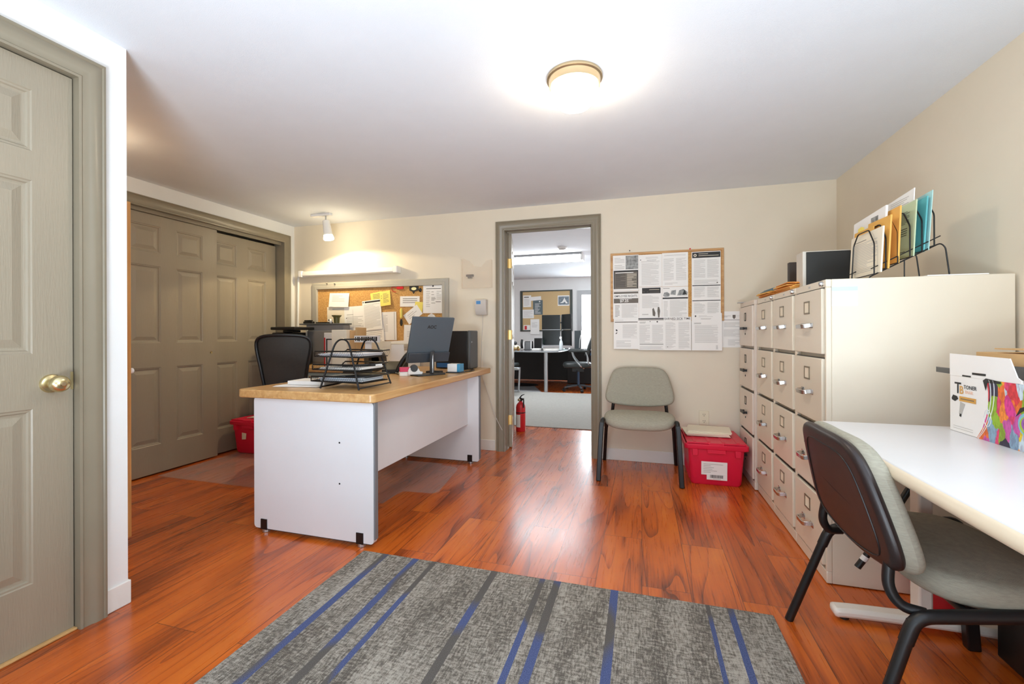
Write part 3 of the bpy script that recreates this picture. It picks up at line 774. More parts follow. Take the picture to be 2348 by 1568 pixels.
note('white sheet with a black heading bar at the middle of the grey corkboard', *(-2.72,1.1355,0.217,0.3005), [B_(.14,.92,.98,.975),('disc',.06,.95,.007,1),L_(.08,.06,.95,.88,14)], rot=.09, depth=.0055, lift=.03)
note('small yellow handwritten note partly under another yellow note', *(-2.633,1.426,0.131,0.088), [L_(.2,.2,.9,.85,4,3)], rot=.16, depth=.0015, base=5)
note('larger yellow note with black jottings above the middle sheets', *(-2.521,1.3755,0.119,0.1485), [L_(.3,.2,.85,.85,6,3),('disc',.15,.7,.004,1),('disc',.15,.55,.004,1)], rot=.12, depth=.003, base=5, lift=.08)
note('pale sheet with a blue printed margin behind the middle papers', *(-2.502,1.029,0.163,0.2845), [L_(.08,.3,.4,.9,9),B_(.84,.02,.88,.98,2)], rot=.02, depth=.001)
note('crumpled grey white sheet at the foot of the grey corkboard', *(-2.695,0.9765,0.222,0.194), [L_(.05,.1,.9,.9,6)], rot=.10, depth=.007, lift=.05)
note('white sheet lying lowest on the grey corkboard behind the letter tray', *(-2.553,0.829,0.316,0.1915), [L_(.1,.4,.8,.8,4)], rot=.05, depth=.002)
note('white card with two printed lines near the right of the grey corkboard', *(-2.298,1.361,0.216,0.103), [L_(.14,.3,.9,.85,3,3)], rot=-.02, depth=.002)
note('printed calendar sheet in the top right corner of the grey corkboard', *(-2.043,1.292,0.213,0.2835), [B_(.16,.83,.9,.85,1),L_(.16,.2,.36,.78,6),L_(.42,.3,.62,.78,5),B_(.42,.48,.64,.50,3),B_(.64,.38,.9,.40,3),L_(.68,.45,.92,.78,5),('disc',.5,.93,.008,1)], rot=-.015, depth=.004, thick=.0012)
note('white slip tilted steeply below the two line card', *(-2.245,1.227,0.182,0.1115), [L_(.2,.3,.8,.8,3)], rot=.62, depth=.004)
note('pale yellow slip tucked beside the calendar sheet', *(-2.134,1.3075,0.085,0.0985), [], rot=-.10, depth=.0028, base=5)
note('white sheet hanging behind the monitor at the lower right of the grey corkboard', *(-2.26,0.7805,0.185,0.3995), [L_(.2,.7,.8,.85,4)], rot=-.03, depth=.001)
note('round edged white slip just above the monitor', *(-2.016,1.2075,0.121,0.0845), [L_(.3,.5,.7,.9,3)], depth=.001, shape=[(0,0),(1,0),(.95,.4),(.75,.8),(.5,1),(.25,.8),(.05,.4)])
def pinned(name, label, cat, mb, mats, px): return solo(name, label, cat, mb, mats, px)
ry = YB-.011
cx, cz = (-2.288,1.549)
mb = MB().box(cx-.040,cx+.028,ry-.014,ry,cz-.012,cz+.014).tube(bez([(cx-.04,ry-.01,cz),(cx-.10,ry-.008,cz+.01),(cx-.09,ry-.006,cz-.03),(cx-.05,ry-.01,cz-.04)],6),.003,6)
pinned('clip', 'red clip with a loop of wire pinned high on the grey corkboard', 'clip', mb, M_redp, (cx,ry,cz))
cx, cz = (-2.143,1.531)
mb = MB().prism([(-.050,.030),(.048,.032),(.052,-.010),(.010,-.022),(-.005,-.045),(-.018,-.022),(-.048,-.012)],0,.006,0,FM((cx,ry,cz),(1,0,0),(0,0,1)))
mb.prism([(.028*math.cos(a*.3927),.006+.016*math.sin(a*.3927)) for a in range(16)],.006,.0068,1,FM((cx,ry,cz),(1,0,0),(0,0,1)))
pinned('key_tag', 'black tag with a yellow oval pinned near the calendar sheet', 'tag', mb, [M_ink, M_pyel], (cx,ry,cz))
cx, cz = (-2.072,1.521)
pinned('push_pin', 'black round pin head between the black tag and the calendar sheet', 'pin', MB().ball((cx,ry-.008,cz),.016,.008,.020), M_black, (cx,ry,cz))
cx, cz = (-2.279,1.298)
t = thing('key_tube', 'yellow key tube with a black fob hanging on the grey corkboard', 'key tag', (cx,ry,cz))
part('tube', MB().lathe([(.0,-.05),(.012,-.046),(.014,.03),(.009,.045),(0,.05)],14,0,Matrix.Translation((cx,ry-.014,cz))), M_yel, t)
part('fob', MB().ball((cx-.004,ry-.008,cz-.092),.014,.007,.036), M_black, t)
for lbl, px, py, yy, r in (('dark pin at the left of the grey frame top edge', 750,651,3.845,.005),('dark pin on the grey frame, right of the first one', 768,651,3.845,.005),('dark pin on the wall above the left part of the wood frame', 1444,575,3.872,.0045),('red and black pin on the wood frame above the bare cork strip', 1582,571,3.865,.006)):
    cx, cz = {750:(-3.147,1.617),768:(-3.05,1.613),1444:(-0.092,1.795),1582:(0.386,1.781)}[px]
    solo('push_pin', lbl, 'pin', MB().lathe([(r,0),(r*.7,.006),(r,.012),(0,.013)],10,0,FM((cx,yy,cz),(1,0,0),(0,0,1))), M_redp if px==1582 else M_black, (cx,yy,cz))
# ------------------------------------------------------------------ main desk
t = thing('desk', 'large office desk with honey oak top and white panels in the middle of the room', 'desk', (-1.7,2.7,0))
TZ0, TZ1 = .742, .787
def outline(x0,y0,x1,y1,r=.035,n=6):
    o=[]
    for cx_,cy_,a0 in ((x1-r,y0+r,-90),(x1-r,y1-r,0),(x0+r,y1-r,90),(x0+r,y0+r,180)):
        for i in range(n+1):
            a=R(a0+90*i/n); o.append((cx_+r*math.cos(a),cy_+r*math.sin(a)))
    return o
part('desk_top', MB().prism(outline(-2.165,1.905,-1.288,3.715),TZ0,TZ1), M_oak, t, bev=.006)
def endpanel(y0, y1):
    p = MB(); poly = rr(.762,.720,.018,4,-1.685,.382)
    p.prism(poly,-.0,y1-y0,0,FM((0,y1,0),(1,0,0),(0,0,1)))
    o = part('end_panel', p, M_pan, t)
    e = MB().box(-1.306,-1.296,y0+.002,y1-.002,.045,.742)
    part('edge_strip', e, M_edge, o, bev=.002, label='grey edge strip')
    part('edge_strip', MB().box(-2.068,-2.062,y0+.002,y1-.002,.045,.742), M_edge, o, bev=.002, label='grey edge strip')
    part('bottom_strip', MB().box(-2.045,-1.325,y0+.002,y1-.002,.0175,.0219), M_dark, o, label='dark bottom strip')
    return o
e1 = endpanel(1.930,1.962); e2 = endpanel(3.430,3.462)
for x in (-1.998,-1.385):
    for y in (1.930,3.430):
        f = MB().box(x-.021,x+.021,y-.004,y+.036,.016,.074,0)
        f.cyl((x+.002,y+.014,.001),(x+.002,y+.014,.017),.020,16,1)
        part('foot', f, [M_black, M_silver], t, bev=.001)
for z in (.527,.314):
    part('screw_hole', MB().lathe([(.0045,0),(.0045,.0015),(0,.0015)],10,0,FM((-1.506,1.9298,z),(1,0,0),(0,0,1))), M_black, t)
part('modesty_panel', MB().box(-1.42,-1.402,1.962,3.430,.330,.742), M_pan, t, bev=.002)
part('cable', MB().tube(bez([(-1.33,3.50,.74),(-1.345,3.55,.66),(-1.37,3.5,.58),(-1.385,3.47,.50)],6),.003,6), M_dark, t)

# clear chair mat with a lip
mp = [(-3.58,2.47),(-1.60,2.47),(-1.60,2.62),(-1.585,2.70),(-1.37,2.72),(-1.345,2.76),(-1.42,3.26),(-1.46,3.30),(-1.60,3.32),(-1.60,3.36),(-3.58,3.36)]
solo('chair_mat', 'clear vinyl chair mat on the floor under the oak topped desk', 'chair mat', MB().prism(mp,.0005,.004), M_mat, (-2.6,2.95,.0005))

# credenza behind it along the back wall, hutch and printer on it
t = thing('credenza', 'low oak topped credenza with teal grey front along the back wall behind the desk', 'credenza', (-2.85,3.6,0))
part('top', MB().box(-3.50,-2.20,3.36,3.868,.742,.785), M_oak, t, bev=.004)
part('carcass', MB().box(-3.0,-2.22,3.39,3.86,.0005,.742), M_pan, t, bev=.002)
part('end_panel', MB().box(-3.49,-3.46,3.66,3.868,.0005,.742), M_pan, t, bev=.002)
M_tgrey = mat('teal_grey_drawer_enamel', (152,170,172), .45, var=.02)
for a, b in ((-2.995,-2.615),(-2.605,-2.225)):
    d = part('drawer', MB().box(a,b,3.372,3.392,.52,.735), M_tgrey, t, bev=.003)
    part('knob', MB().lathe([(.006,0),(.006,.01),(.012,.016),(0,.02)],12,0,FM(((a+b)/2-.14,3.372,.70),(1,0,0),(0,0,1))), M_chrome, d)
t = thing('steel_hutch', 'grey steel hutch cabinet standing on the credenza beside the corkboard', 'hutch', (-3.09,3.77,.787))
part('case', MB().box(-3.315,-2.865,3.735,3.84,.787,1.188), M_hutch, t, bev=.004)
part('top_board', MB().box(-3.39,-2.845,3.72,3.845,1.189,1.202), M_dgrey, t, bev=.003)
part('door', MB().box(-3.292,-2.885,3.723,3.734,.81,1.128), mat('mid_grey_hutch_door', (118,120,124), .45, var=.02), t, bev=.003)
part('trim_strip', MB().box(-3.314,-3.294,3.7255,3.7345,.79,1.15), M_white, t)
t = thing('printer', 'black desktop printer beside the grey hutch under the closet corner', 'printer', (-3.34,3.62,.787))
part('body', MB().box(-3.485,-3.33,3.46,3.80,.787,1.11).box(-3.33,-3.20,3.46,3.70,.787,1.02), M_black, t, bev=.012)
part('scanner_lid', MB().box(-3.49,-3.195,3.45,3.715,1.135,1.165), M_black, t, bev=.008)
part('support', MB().box(-3.485,-3.36,3.60,3.71,1.111,1.134), M_black, t, bev=.006)
part('output_tray', MB().box(-3.325,-3.21,3.40,3.60,1.021,1.036), M_dgrey, t, bev=.003)
pp = MB().box(-3.32,-3.22,3.44,3.58,1.0365,1.07)
solo('paper_stack', 'small stack of white paper in the output tray of the black printer', 'paper stack', pp, M_paper, (-3.27,3.5,1.0365), bev=.001)
solo('stapler', 'black stapler lying on the dark top board of the grey hutch', 'stapler', MB().box(-3.37,-3.25,3.75,3.785,1.2025,1.225).box(-3.36,-3.27,3.752,3.783,1.225,1.239), M_black, (-3.3,3.77,1.2025), bev=.006)
solo('notebook', 'thin black notebook lying flat on top of the grey hutch', 'notebook', MB().box(-3.195,-3.06,3.73,3.83,1.2025,1.216), M_black, (-3.13,3.78,1.2025), bev=.003)
t = thing('small_cup', 'small olive green cup standing on the grey hutch', 'cup', (-2.975,3.775,1.2025))
part('cup', MB().lathe([(0,.0),(.026,0),(.030,.05),(.033,.062),(.046,.072),(.048,.082),(.040,.082),(.028,.06),(0,.012)],20,0,Matrix.Translation((-2.975,3.775,1.2025))), mat('olive_glaze', (96,92,48), .4, var=.15), t)
t = thing('ball_figure', 'tiny white ball figure with a black dot beside the olive cup', 'ornament', (-3.035,3.76,1.2025))
part('body', MB().ball((-3.035,3.76,1.2257),.016,.016,.023,12,8), M_white, t)
part('spot', MB().ball((-3.044,3.744,1.235),.008,.006,.008,10,6), M_black, t)

# things stood upright along the back edge of the desk
t = thing('file_box', 'white upright file box with a red edged black frame beside the grey hutch', 'file box', (-2.66,3.42,.787))
part('box', MB().box(-2.815,-2.635,3.395,3.47,.787,1.105), M_white, t, bev=.003)
fr = MB()
for q in ((-2.788,-2.640,.81,.818),(-2.788,-2.640,1.04,1.05),(-2.788,-2.778,.818,1.04)): fr.box(q[0],q[1],3.391,3.3945,q[2],q[3])
part('frame', fr, M_black, t)
part('red_edge', MB().box(-2.812,-2.80,3.392,3.3945,.79,1.06), M_redp, t)
solo('cardboard_folder', 'plain cream folder standing in front of the white file box', 'folder', MB().box(-2.655,-2.50,3.30,3.372,.787,1.13), M_cream, (-2.58,3.34,.787), bev=.003)
solo('cardboard_box', 'brown open cardboard box beside the cream folder behind the letter tray', 'box', MB().box(-2.495,-2.415,3.34,3.44,.787,1.125).box(-2.415,-2.40,3.31,3.45,.787,1.15), M_card, (-2.42,3.39,.787), bev=.002)
mb = MB().box(-2.385,-2.155,3.27,3.285,.935,1.10,0).box(-2.385,-2.155,3.268,3.30,.787,.935,0)
t = thing('name_plate', 'white desk sign with a row of blocky black letters behind the letter tray', 'desk sign', (-2.27,3.28,.787))
part('stand', MB().box(-2.37,-2.17,3.262,3.32,.787,.80).box(-2.30,-2.24,3.285,3.30,.80,1.045), M_white, t, bev=.002)
pl_ = MB().box(-2.395,-2.145,3.268,3.282,1.020,1.078,0); rs = random.Random(4); x = -2.385
while x < -2.165:
    w_ = rs.choice((.009,.013,.017)); pl_.box(x,x+w_,3.2665,3.2685,1.030+rs.random()*.006,1.068,1); x += w_+rs.choice((.004,.006,.012))
part('plate', pl_, [M_white, M_ink], t)
# loose papers leaning against the back
for i,(x0,x1,y,z1,lean,lb,mm) in enumerate(((-2.36,-2.15,3.40,1.03,.02,'cream sheet leaning upright behind the letter tray, left one',M_cream),(-2.14,-1.99,3.43,1.00,-.03,'white sheet leaning upright behind the letter tray, right one',M_paper),(-2.02,-1.88,3.36,.93,.05,'low white sheet leaning against the wall behind the phone',M_paper))):
    b = MB(); b.prism([(0,0),(x1-x0,0),(x1-x0+lean,z1-.787),(lean,z1-.787)],0,.004,0,FM((x0,y,.7872),(1,0,0),(0,.12,1)))
    solo('paper_sheet', lb, 'paper', b, mm, ((x0+x1)/2,y,.7872), smooth=False)
t = thing('tape_roll', 'dark brown roll standing on edge behind the letter tray', 'tape roll', (-2.10,3.1,.787))
part('roll', MB().lathe([(.05,-.022),(.092,-.022),(.092,.022),(.05,.022),(.05,-.022)],32,0,FM((-2.08,3.11,.8795),(1,0,0),(0,0,1))), mat('dark_brown_tape', (70,58,44), .4, var=.1), t)
t = thing('desk_calculator', 'dark grey calculator lying behind the letter tray near its middle', 'calculator', (-2.15,2.83,.787))
part('case', MB().box(-2.14,-1.99,2.78,2.94,.787,.83), M_dark, t, bev=.006)
ks = MB()
for i in range(6):
    for j in range(4): ks.box(-2.13+i*.022,-2.116+i*.022,2.79+j*.03,2.81+j*.03,.8305,.836)
part('keys', ks, M_keyp, t)

# ------------------------------------------------------------------ letter tray, papers
t = thing('letter_tray', 'black three tier mesh letter tray near the front of the oak desk', 'letter tray', (-1.62,2.18,.787))
# two A-frames and a top bar
A0 = [(-1.70,2.02,.793),(-1.626,2.045,1.035),(-1.598,2.05,1.062),(-1.558,2.05,1.062),(-1.530,2.045,1.035),(-1.438,2.00,.793)]
A1 = [(-1.738,2.345,.793),(-1.640,2.325,1.035),(-1.612,2.32,1.062),(-1.572,2.32,1.062),(-1.545,2.325,1.035),(-1.448,2.325,.793)]
fr = MB()
for A in (A0, A1): fr.tube(bend(A,.03,4),.0052,8)
fr.tube([(-1.578,2.05,1.062),(-1.592,2.32,1.062)],.0045,8)
fr.tube([(-1.70,2.02,.800),(-1.738,2.345,.800)],.004,8); fr.tube([(-1.438,2.00,.800),(-1.448,2.325,.800)],.004,8)
part('frame', fr, M_blackm, t)
def mesh_tray(z, x0, x1, y0, y1, nm):
    mb = MB(); r = .0042
    rim = [(x0,y0+.02,z+.030),(x0+.02,y0,z+.034),(x1-.05,y0,z+.034),(x1,y0+.04,z+.036),(x1,y1-.04,z+.036),(x1-.05,y1,z+.034),(x0+.02,y1,z+.034),(x0,y1-.02,z+.030)]
    rim[0] = (x0,y0+.02,z+.006); rim[7] = (x0,y1-.02,z+.006)
    mb.tube(rim, r, 6, closed=True)
    bot = [(x0+.005,y0+.025,z+.004),(x1-.03,y0+.02,z),(x1-.02,y1-.03,z),(x0+.005,y1-.025,z+.004)]
    mb.tube(bot, .003, 6, closed=True)
    # mesh floor and sides as thin wires
    n = 22
    for i in range(n+1):
        f = i/n; yy = y0+.025+(y1-y0-.05)*f; mb.tube([(x0+.005,yy,z+.003),(x1-.02,yy,z)],.0009,4)
    m_ = 28
    for i in range(m_+1):
        f = i/m_; xx = x0+.005+(x1-.025-x0)*f
        mb.tube([(xx,y0+.002,z+.030),(xx,y0+.022,z+.002),(xx,y1-.022,z+.002),(xx,y1-.002,z+.030)],.0009,4)
    for zz in (.011,.020): mb.tube([(x0+.02,y0+.012-zz*.3,z+zz),(x1-.03,y0+.012-zz*.3,z+zz)],.0009,4)
    return part('tray', mb, M_blackm, t)
for i, z in enumerate((.822,.888,.962)):
    dx = (.0,.012,.03)[i]; mesh_tray(z, -1.792+dx*.8, -1.438-dx*.0+(.012 if i!=1 else .0), 2.035, 2.315, i)
for z, n_, lb, col in ((.8268,.022,'pale blue grey paper stack in the lowest letter tray','a'),(.8928,.013,'white paper stack in the middle letter tray','b'),(.9668,.016,'paper stack in the top letter tray','c')):
    b = MB(); rs = random.Random(int(z*1000)); k_ = 5
    for i in range(k_):
        dx, dy = rs.uniform(-.008,.008), rs.uniform(-.008,.008)
        b.box(-1.745+dx,-1.475+dx,2.07+dy,2.278+dy,z+n_*i/k_+.0002,z+n_*(i+1)/k_)
    solo('paper_stack', lb, 'paper stack', b, {'a':mat('blue_grey_paper',(206,214,222),.7,var=.03),'b':M_paper,'c':mat('cool_white_paper',(222,222,226),.7,var=.03)}[col], (-1.61,2.17,z))
solo('folder', 'dark navy folder on the papers in the lowest letter tray', 'folder', MB().box(-1.60,-1.46,2.10,2.27,.8492,.8555), mat('navy_folder',(28,38,48),.5,var=.05), (-1.53,2.18,.8492), bev=.002)
solo('pen', 'black and white pen lying on the papers in the middle letter tray', 'pen', MB().cyl((-1.62,2.10,.913),(-1.47,2.20,.913),.006,10,0).cyl((-1.47,2.20,.913),(-1.44,2.22,.913),.005,10,1), [M_black, M_paper], (-1.54,2.15,.907))
# papers on the desk left of the tray
b = MB(); rs = random.Random(3)
for i in range(4):
    a = rs.uniform(-.12,.12); dx, dy = rs.uniform(-.02,.02), rs.uniform(-.015,.015)
    b.box(-.14+dx,.14+dx,-.10+dy,.10+dy,.0015*i,.0015*i+.0014,0,Matrix.Rotation(a,4,'Z'))
b.v = [Matrix.Translation((-1.93,2.17,.7873)) @ Matrix.Rotation(.15,4,'Z') @ v for v in b.v]
solo('paper_stack', 'loose white papers spread on the oak desk left of the letter tray', 'paper stack', b, M_paper, (-1.93,2.17,.7873), smooth=False)
b = MB(); b.box(-.12,.12,-.08,.08,0,.022); b.v = [Matrix.Translation((-1.895,2.20,.7945)) @ Matrix.Rotation(.1,4,'Z') @ v for v in b.v]
solo('paper_stack', 'thicker white paper bundle on the loose papers left of the letter tray', 'paper stack', b, M_paper, (-1.895,2.20,.7945), bev=.002)

# ------------------------------------------------------------------ monitor seen from behind
MC = Vector((-1.505,2.945,.787)); 
t = thing('monitor', 'slate grey monitor seen from behind on the oak desk', 'monitor', tuple(MC))
right = Vector((.53,.848,0)); back = Vector((.848,-.53,0))      # the back of the panel faces the camera
tilt = R(18); upv = (Vector((0,0,1))*math.cos(tilt) + back*math.sin(tilt)).normalized()
Mm = FM(MC + back*.014 + Vector((0,0,.262)), right, upv)
w2, h2 = .174, .172
p = MB().prism(rr(2*w2,2*h2,.006,3),-.012,.006,0,Mm)
pn = part('panel', p, M_slate, t, bev=.002)
part('screen', MB().box(-w2+.006,w2-.006,-h2+.012,h2-.006,-.0135,-.0122,0,Mm), M_screen, pn)
p = MB().prism([(-w2+.002,-h2+.002),(w2-.002,-h2+.002),(w2-.002,-h2*.55),(-w2+.002,-h2*.55)],.0062,.026,0,Mm)
part('lower_housing', p, mat('darker_slate_plastic',(64,70,78),.45,var=.03), pn, bev=.004)
part('badge', MB().text('AOC',.034,0,Mm @ Matrix.Translation((-.01,.098,.0066)),.0012), M_ink, pn)
nk = MB(); b0 = MC + back*.03
nk.tube([b0+Vector((0,0,.012)), b0+Vector((0,0,.10)), b0+back*.006+Vector((0,0,.175))], .01, 8, sq=(.009,.021))
part('neck', nk, M_dark, t, bev=.003)
part('neck_trim', MB().tube([b0+back*.0105+Vector((0,0,.02)), b0+back*.0115+Vector((0,0,.16))], .004, 8), M_silver, t)
Mb = FM(MC+Vector((0,0,.0005)), right, back*-1)
part('base', MB().prism([(-.135,.055),(-.13,-.055),(-.06,-.07),(.10,-.055),(.14,.01),(.10,.07),(-.08,.075)],0,.009,0,Mb), M_dark, t, bev=.003)

# computer tower
t = thing('computer_tower', 'black computer tower with grey front on the desk by the back wall', 'computer', (-1.53,3.58,.787))
part('case', MB().box(-1.73,-1.435,3.50,3.68,.791,1.116), mat('black_tower_steel',(14,14,15),.45,var=.05), t, bev=.003)
fc = MB().box(-1.434,-1.405,3.498,3.682,.789,1.119)
part('front_panel', fc, mat('grey_tower_front',(78,80,80),.42,var=.05), t, bev=.008)
part('power_button', MB().lathe([(.008,0),(.008,.002),(0,.003)],12,0,FM((-1.405,3.53,1.02),(0,1,0),(0,0,1))), M_silver, t)
part('side_sticker', MB().box(-1.72,-1.60,3.4985,3.4997,.80,.838), M_bluep, t)

# small things round the monitor
t = thing('note_box', 'small red and white box beside the monitor base', 'box', (-1.655,2.83,.787))
Mn = FM((-1.655,2.84,.7872),(.8,.6,0),(-.6,.8,0))
part('lid', MB().box(-.035,.035,-.028,.028,.030,.062,0,Mn), M_pink, t, bev=.003)
part('tray', MB().box(-.038,.038,-.031,.031,0,.0295,0,Mn), M_white, t, bev=.003)
t = thing('tape_dispenser', 'white tape dispenser with a black reel in front of the monitor', 'tape dispenser', (-1.575,2.86,.797))
Mn = FM((-1.575,2.858,.797),(.80,.60,0),(-.6,.8,0))
part('body', MB().prism([(-.055,0),(.045,0),(.052,.018),(.03,.022),(.02,.045),(-.045,.050),(-.055,.03)],-.016,.016,0,Mn @ FM((0,0,0),(1,0,0),(0,0,1))), M_white, t, bev=.003)
part('reel', MB().lathe([(.006,-.018),(.026,-.018),(.026,.018),(.006,.018)],24,0,Mn @ Matrix.Translation((-.012,0,.046)) @ FM((0,0,0),(1,0,0),(0,0,1))), M_dark, t)
t = thing('telephone', 'black desk telephone half hidden left of the monitor', 'telephone', (-1.88,3.02,.787))
part('base', MB().prism([(-.09,0),(.09,0),(.09,.03),(-.03,.085),(-.09,.085)],-.08,.08,0,FM((-1.86,3.05,.787),(.25,-.97,0),(0,0,1))), M_black, t, bev=.006)
part('handset', MB().tube(bez([(-1.80,2.98,.80),(-1.775,2.99,.86),(-1.745,3.01,.915),(-1.725,3.03,.945)],6),.019,10), M_black, t)
part('cord', MB().tube(bez([(-1.80,2.97,.80),(-1.78,2.93,.795),(-1.72,2.90,.793),(-1.69,2.92,.792)],6),.005,6), M_dark, t)
t = thing('ink_box', 'small white and blue box behind the monitor neck', 'box', (-1.40,3.14,.787))
part('carton', MB().box(-1.445,-1.365,3.12,3.20,.797,.858), M_white, t, bev=.002)
part('blue_end', MB().box(-1.3645,-1.34,3.12,3.20,.797,.858), mat('sky_blue_print',(60,140,180),.5,var=.04), t, bev=.002)
part('tray', MB().box(-1.455,-1.335,3.11,3.21,.787,.7965), M_dark, t, bev=.002)
solo('scissors_case', 'dark flat case lying on the desk behind the tape dispenser', 'case', MB().box(-1.60,-1.48,3.06,3.12,.787,.806), M_black, (-1.54,3.09,.787), bev=.005)
cbs = MB()
for a in ([(-1.37,3.22,.79),(-1.34,3.34,.79),(-1.37,3.46,.79),(-1.45,3.44,.79)],[(-1.42,3.24,.79),(-1.32,3.28,.79),(-1.33,3.40,.792),(-1.40,3.46,.80)],[(-1.46,3.26,.795),(-1.40,3.36,.793),(-1.36,3.455,.80)]):
    cbs.tube(bez(a,8),.0028,6)
solo('cable_tangle', 'thin black cables tangled on the desk before the computer tower', 'cable', cbs, M_black, (-1.38,3.35,.787))

# black office chair behind the desk
t = thing('office_chair', 'black office chair with curved mesh back standing behind the oak desk', 'office chair', (-2.745,2.93,.0045), R(30), local=True)
def bk(x, y, z): 
    return (x, -.20-.07*(z-.62) + .9*x*x*.5, z)
ol = smooth([(-.11,.62),(.11,.62),(.138,.68),(.166,.84),(.190,.98),(.182,1.045),(.13,1.074),(0,1.082),(-.13,1.074),(-.182,1.045),(-.190,.98),(-.166,.84),(-.138,.68)],3)
pad = MB(); pad.cushion([(a,b-.85) for a,b in ol],.045,.02,0,None,lambda x,y,z:(x, -.225-.10*(y+.23)+z+.85*x*x, y+.85))
part('backrest', pad, M_mesh, t)
part('back_frame', MB().tube([(a*1.01,-.230-.10*(b-.62)+.85*a*a,b) for a,b in ol],.011,8,closed=True), M_black, t)
part('back_bar', MB().tube(bend([(0,-.235,.72),(0,-.26,.52),(0,-.16,.44),(0,.0,.43)],.06),.01,8,sq=(.010,.035)), M_black, t)
part('seat', MB().cushion(rr(.48,.47,.10,6,0,.04),.075,.03,0,Matrix.Translation((0,0,.435)),crown=.01), M_mesh, t)
part('gas_lift', MB().cyl((0,.02,.10),(0,.02,.43),.026,14), M_black, t)
for i in range(5):
    a = 2*math.pi*i/5+.3; dx, dy = math.cos(a), math.sin(a)
    sp_ = part('spoke', MB().tube([(dx*.03,.02+dy*.03,.095),(dx*.29,.02+dy*.29,.075)],.02,8,r1=.014), M_black, t)
    part('caster', MB().lathe([(.0,-.02),(.026,-.02),(.028,-.012),(.028,.012),(.026,.02),(0,.02)],14,0,FM((dx*.30,.02+dy*.30,.0285),(dx,dy,0),(0,0,1))).cyl((dx*.30,.02+dy*.30,.03),(dx*.30,.02+dy*.30,.075),.008,8), M_black, sp_)

# ------------------------------------------------------------------ red totes
def make_tote(label, loc, rz):
    """flip lid tote 0.36 wide (x) 0.54 deep (y); short face looks to -y"""
    t = thing('storage_tote', label, 'tote', loc, rz, 'red flip lid totes', local=True)
    b = MB(); ht = .30
    def shell(w, d, z): return [(x,y,z) for x,y in rr(w,d,.025,4)]
    lv = [(.320,.395,.0),(.338,.415,.02),(.372,.452,.255),(.372,.452,.26),(.420,.485,.262),(.424,.490,.268),(.424,.490,.295),(.40,.466,.298)]
    n = len(shell(1,1,0)); vs=[]; fs=[]
    for w,d,z in lv: vs += shell(w,d,z)
    for i in range(len(lv)-1):
        for j in range(n): fs.append((i*n+j,i*n+(j+1)%n,(i+1)*n+(j+1)%n,(i+1)*n+j))
    fs.append(tuple(range(n-1,-1,-1)))
    b.add(vs,fs)
    for sx in (-1,1):
        for k_ in range(7):
            y = -.16+k_*.053; b.box(sx*.171-.006,sx*.171+.006,y-.008,y+.008,.03,.25,0,None)
    for x in (-.14,.14):
        b.box(x-.018,x+.018,-.242,-.205,.215,.262)
    b.box(-.06,.06,-.241,-.21,.235,.262)
    part('body', b, M_red, t, bev=.002)
    for s in (-1,1):
        l = MB(); l.box(-.195,.195,min(0,s*.230),max(0,s*.230),.2985,.309)
        for k_ in range(4): l.box(-.15+k_*.095,-.13+k_*.095,min(0,s*.215),max(0,s*.215),.309,.312)
        if s < 0:
            for x in (-.09,0,.09): l.box(x-.03,x+.03,-.012,.03,.309,.313)
            l.box(-.05,.05,-.243,-.229,.285,.309)
        part('lid_flap', l, M_red, t, bev=.003)
    return t
M_lbl = [M_paper, M_grey, M_ink]
t1 = make_tote('red lidded tote holding papers on its lid between the grey chair and filing cabinets', (.508,3.622,0), 0)
lb = MB(); Ml_ = FM((0,-.2188,.05),(1,0,0),(0,-.079,1))
lb.prism([(-.098,.028),(.072,.028),(.072,.125),(-.098,.125)],0,.0012,0,Ml_).prism([(-.062,-.006),(.072,-.006),(.072,.040),(-.062,.040)],.0013,.0024,0,Ml_)
for i in range(6): lb.box(-.085,-.085+(.13,.05,.07,.06,.09,.05)[i],.105-.012*i,.109-.012*i,.0012,.0016,1,Ml_)
rs = random.Random(2); x = -.040
while x < .045:
    w_ = rs.choice((.0012,.002,.003)); lb.box(x,x+w_,.008,.030,.0024,.0028,2,Ml_); x += w_+rs.choice((.0012,.002))
lb.box(-.02,.03,-.001,.003,.0024,.0028,1,Ml_)
part('shipping_label', lb, M_lbl, t1, label='white shipping label with barcode')
rs = random.Random(11)
b = MB()
for i in range(6):
    a = rs.uniform(-.10,.10); dx, dy = rs.uniform(-.02,.02), rs.uniform(-.02,.02)
    b.box(-.165+dx,.135+dx,-.11+dy,.13+dy,.006*i,.006*i+.0052,0,Matrix.Rotation(a,4,'Z'))
b.v = [Matrix.Translation((.495,3.665,.3132)) @ v for v in b.v]
solo('paper_stack', 'untidy cream paper stack on the lid of the tote beside the filing cabinets', 'paper stack', b, M_cream, (.495,3.665,.3132), smooth=False)
t2 = make_tote('red lidded tote on the floor in front of the closet behind the oak desk', (-3.42,3.36,.0045), 0)
part('torn_label', MB().prism([(-.075,.10),(-.03,.105),(-.02,.16),(-.07,.165)],0,.001,0,FM((0,-.2172,.03),(1,0,0),(0,-.079,1))), M_cream, t2)
b = MB()
for i in range(3): b.box(-.11+.01*i,.15-.008*i,-.2,.12-.02*i,.004*i,.004*i+.0035,0,Matrix.Rotation(.06*i,4,'Z'))
b.v = [Matrix.Translation((-3.40,3.40,.3178)) @ v for v in b.v]
solo('paper_stack', 'few cream papers lying on the lid of the tote by the closet', 'paper stack', b, M_cream, (-3.40,3.40,.3178), smooth=False)

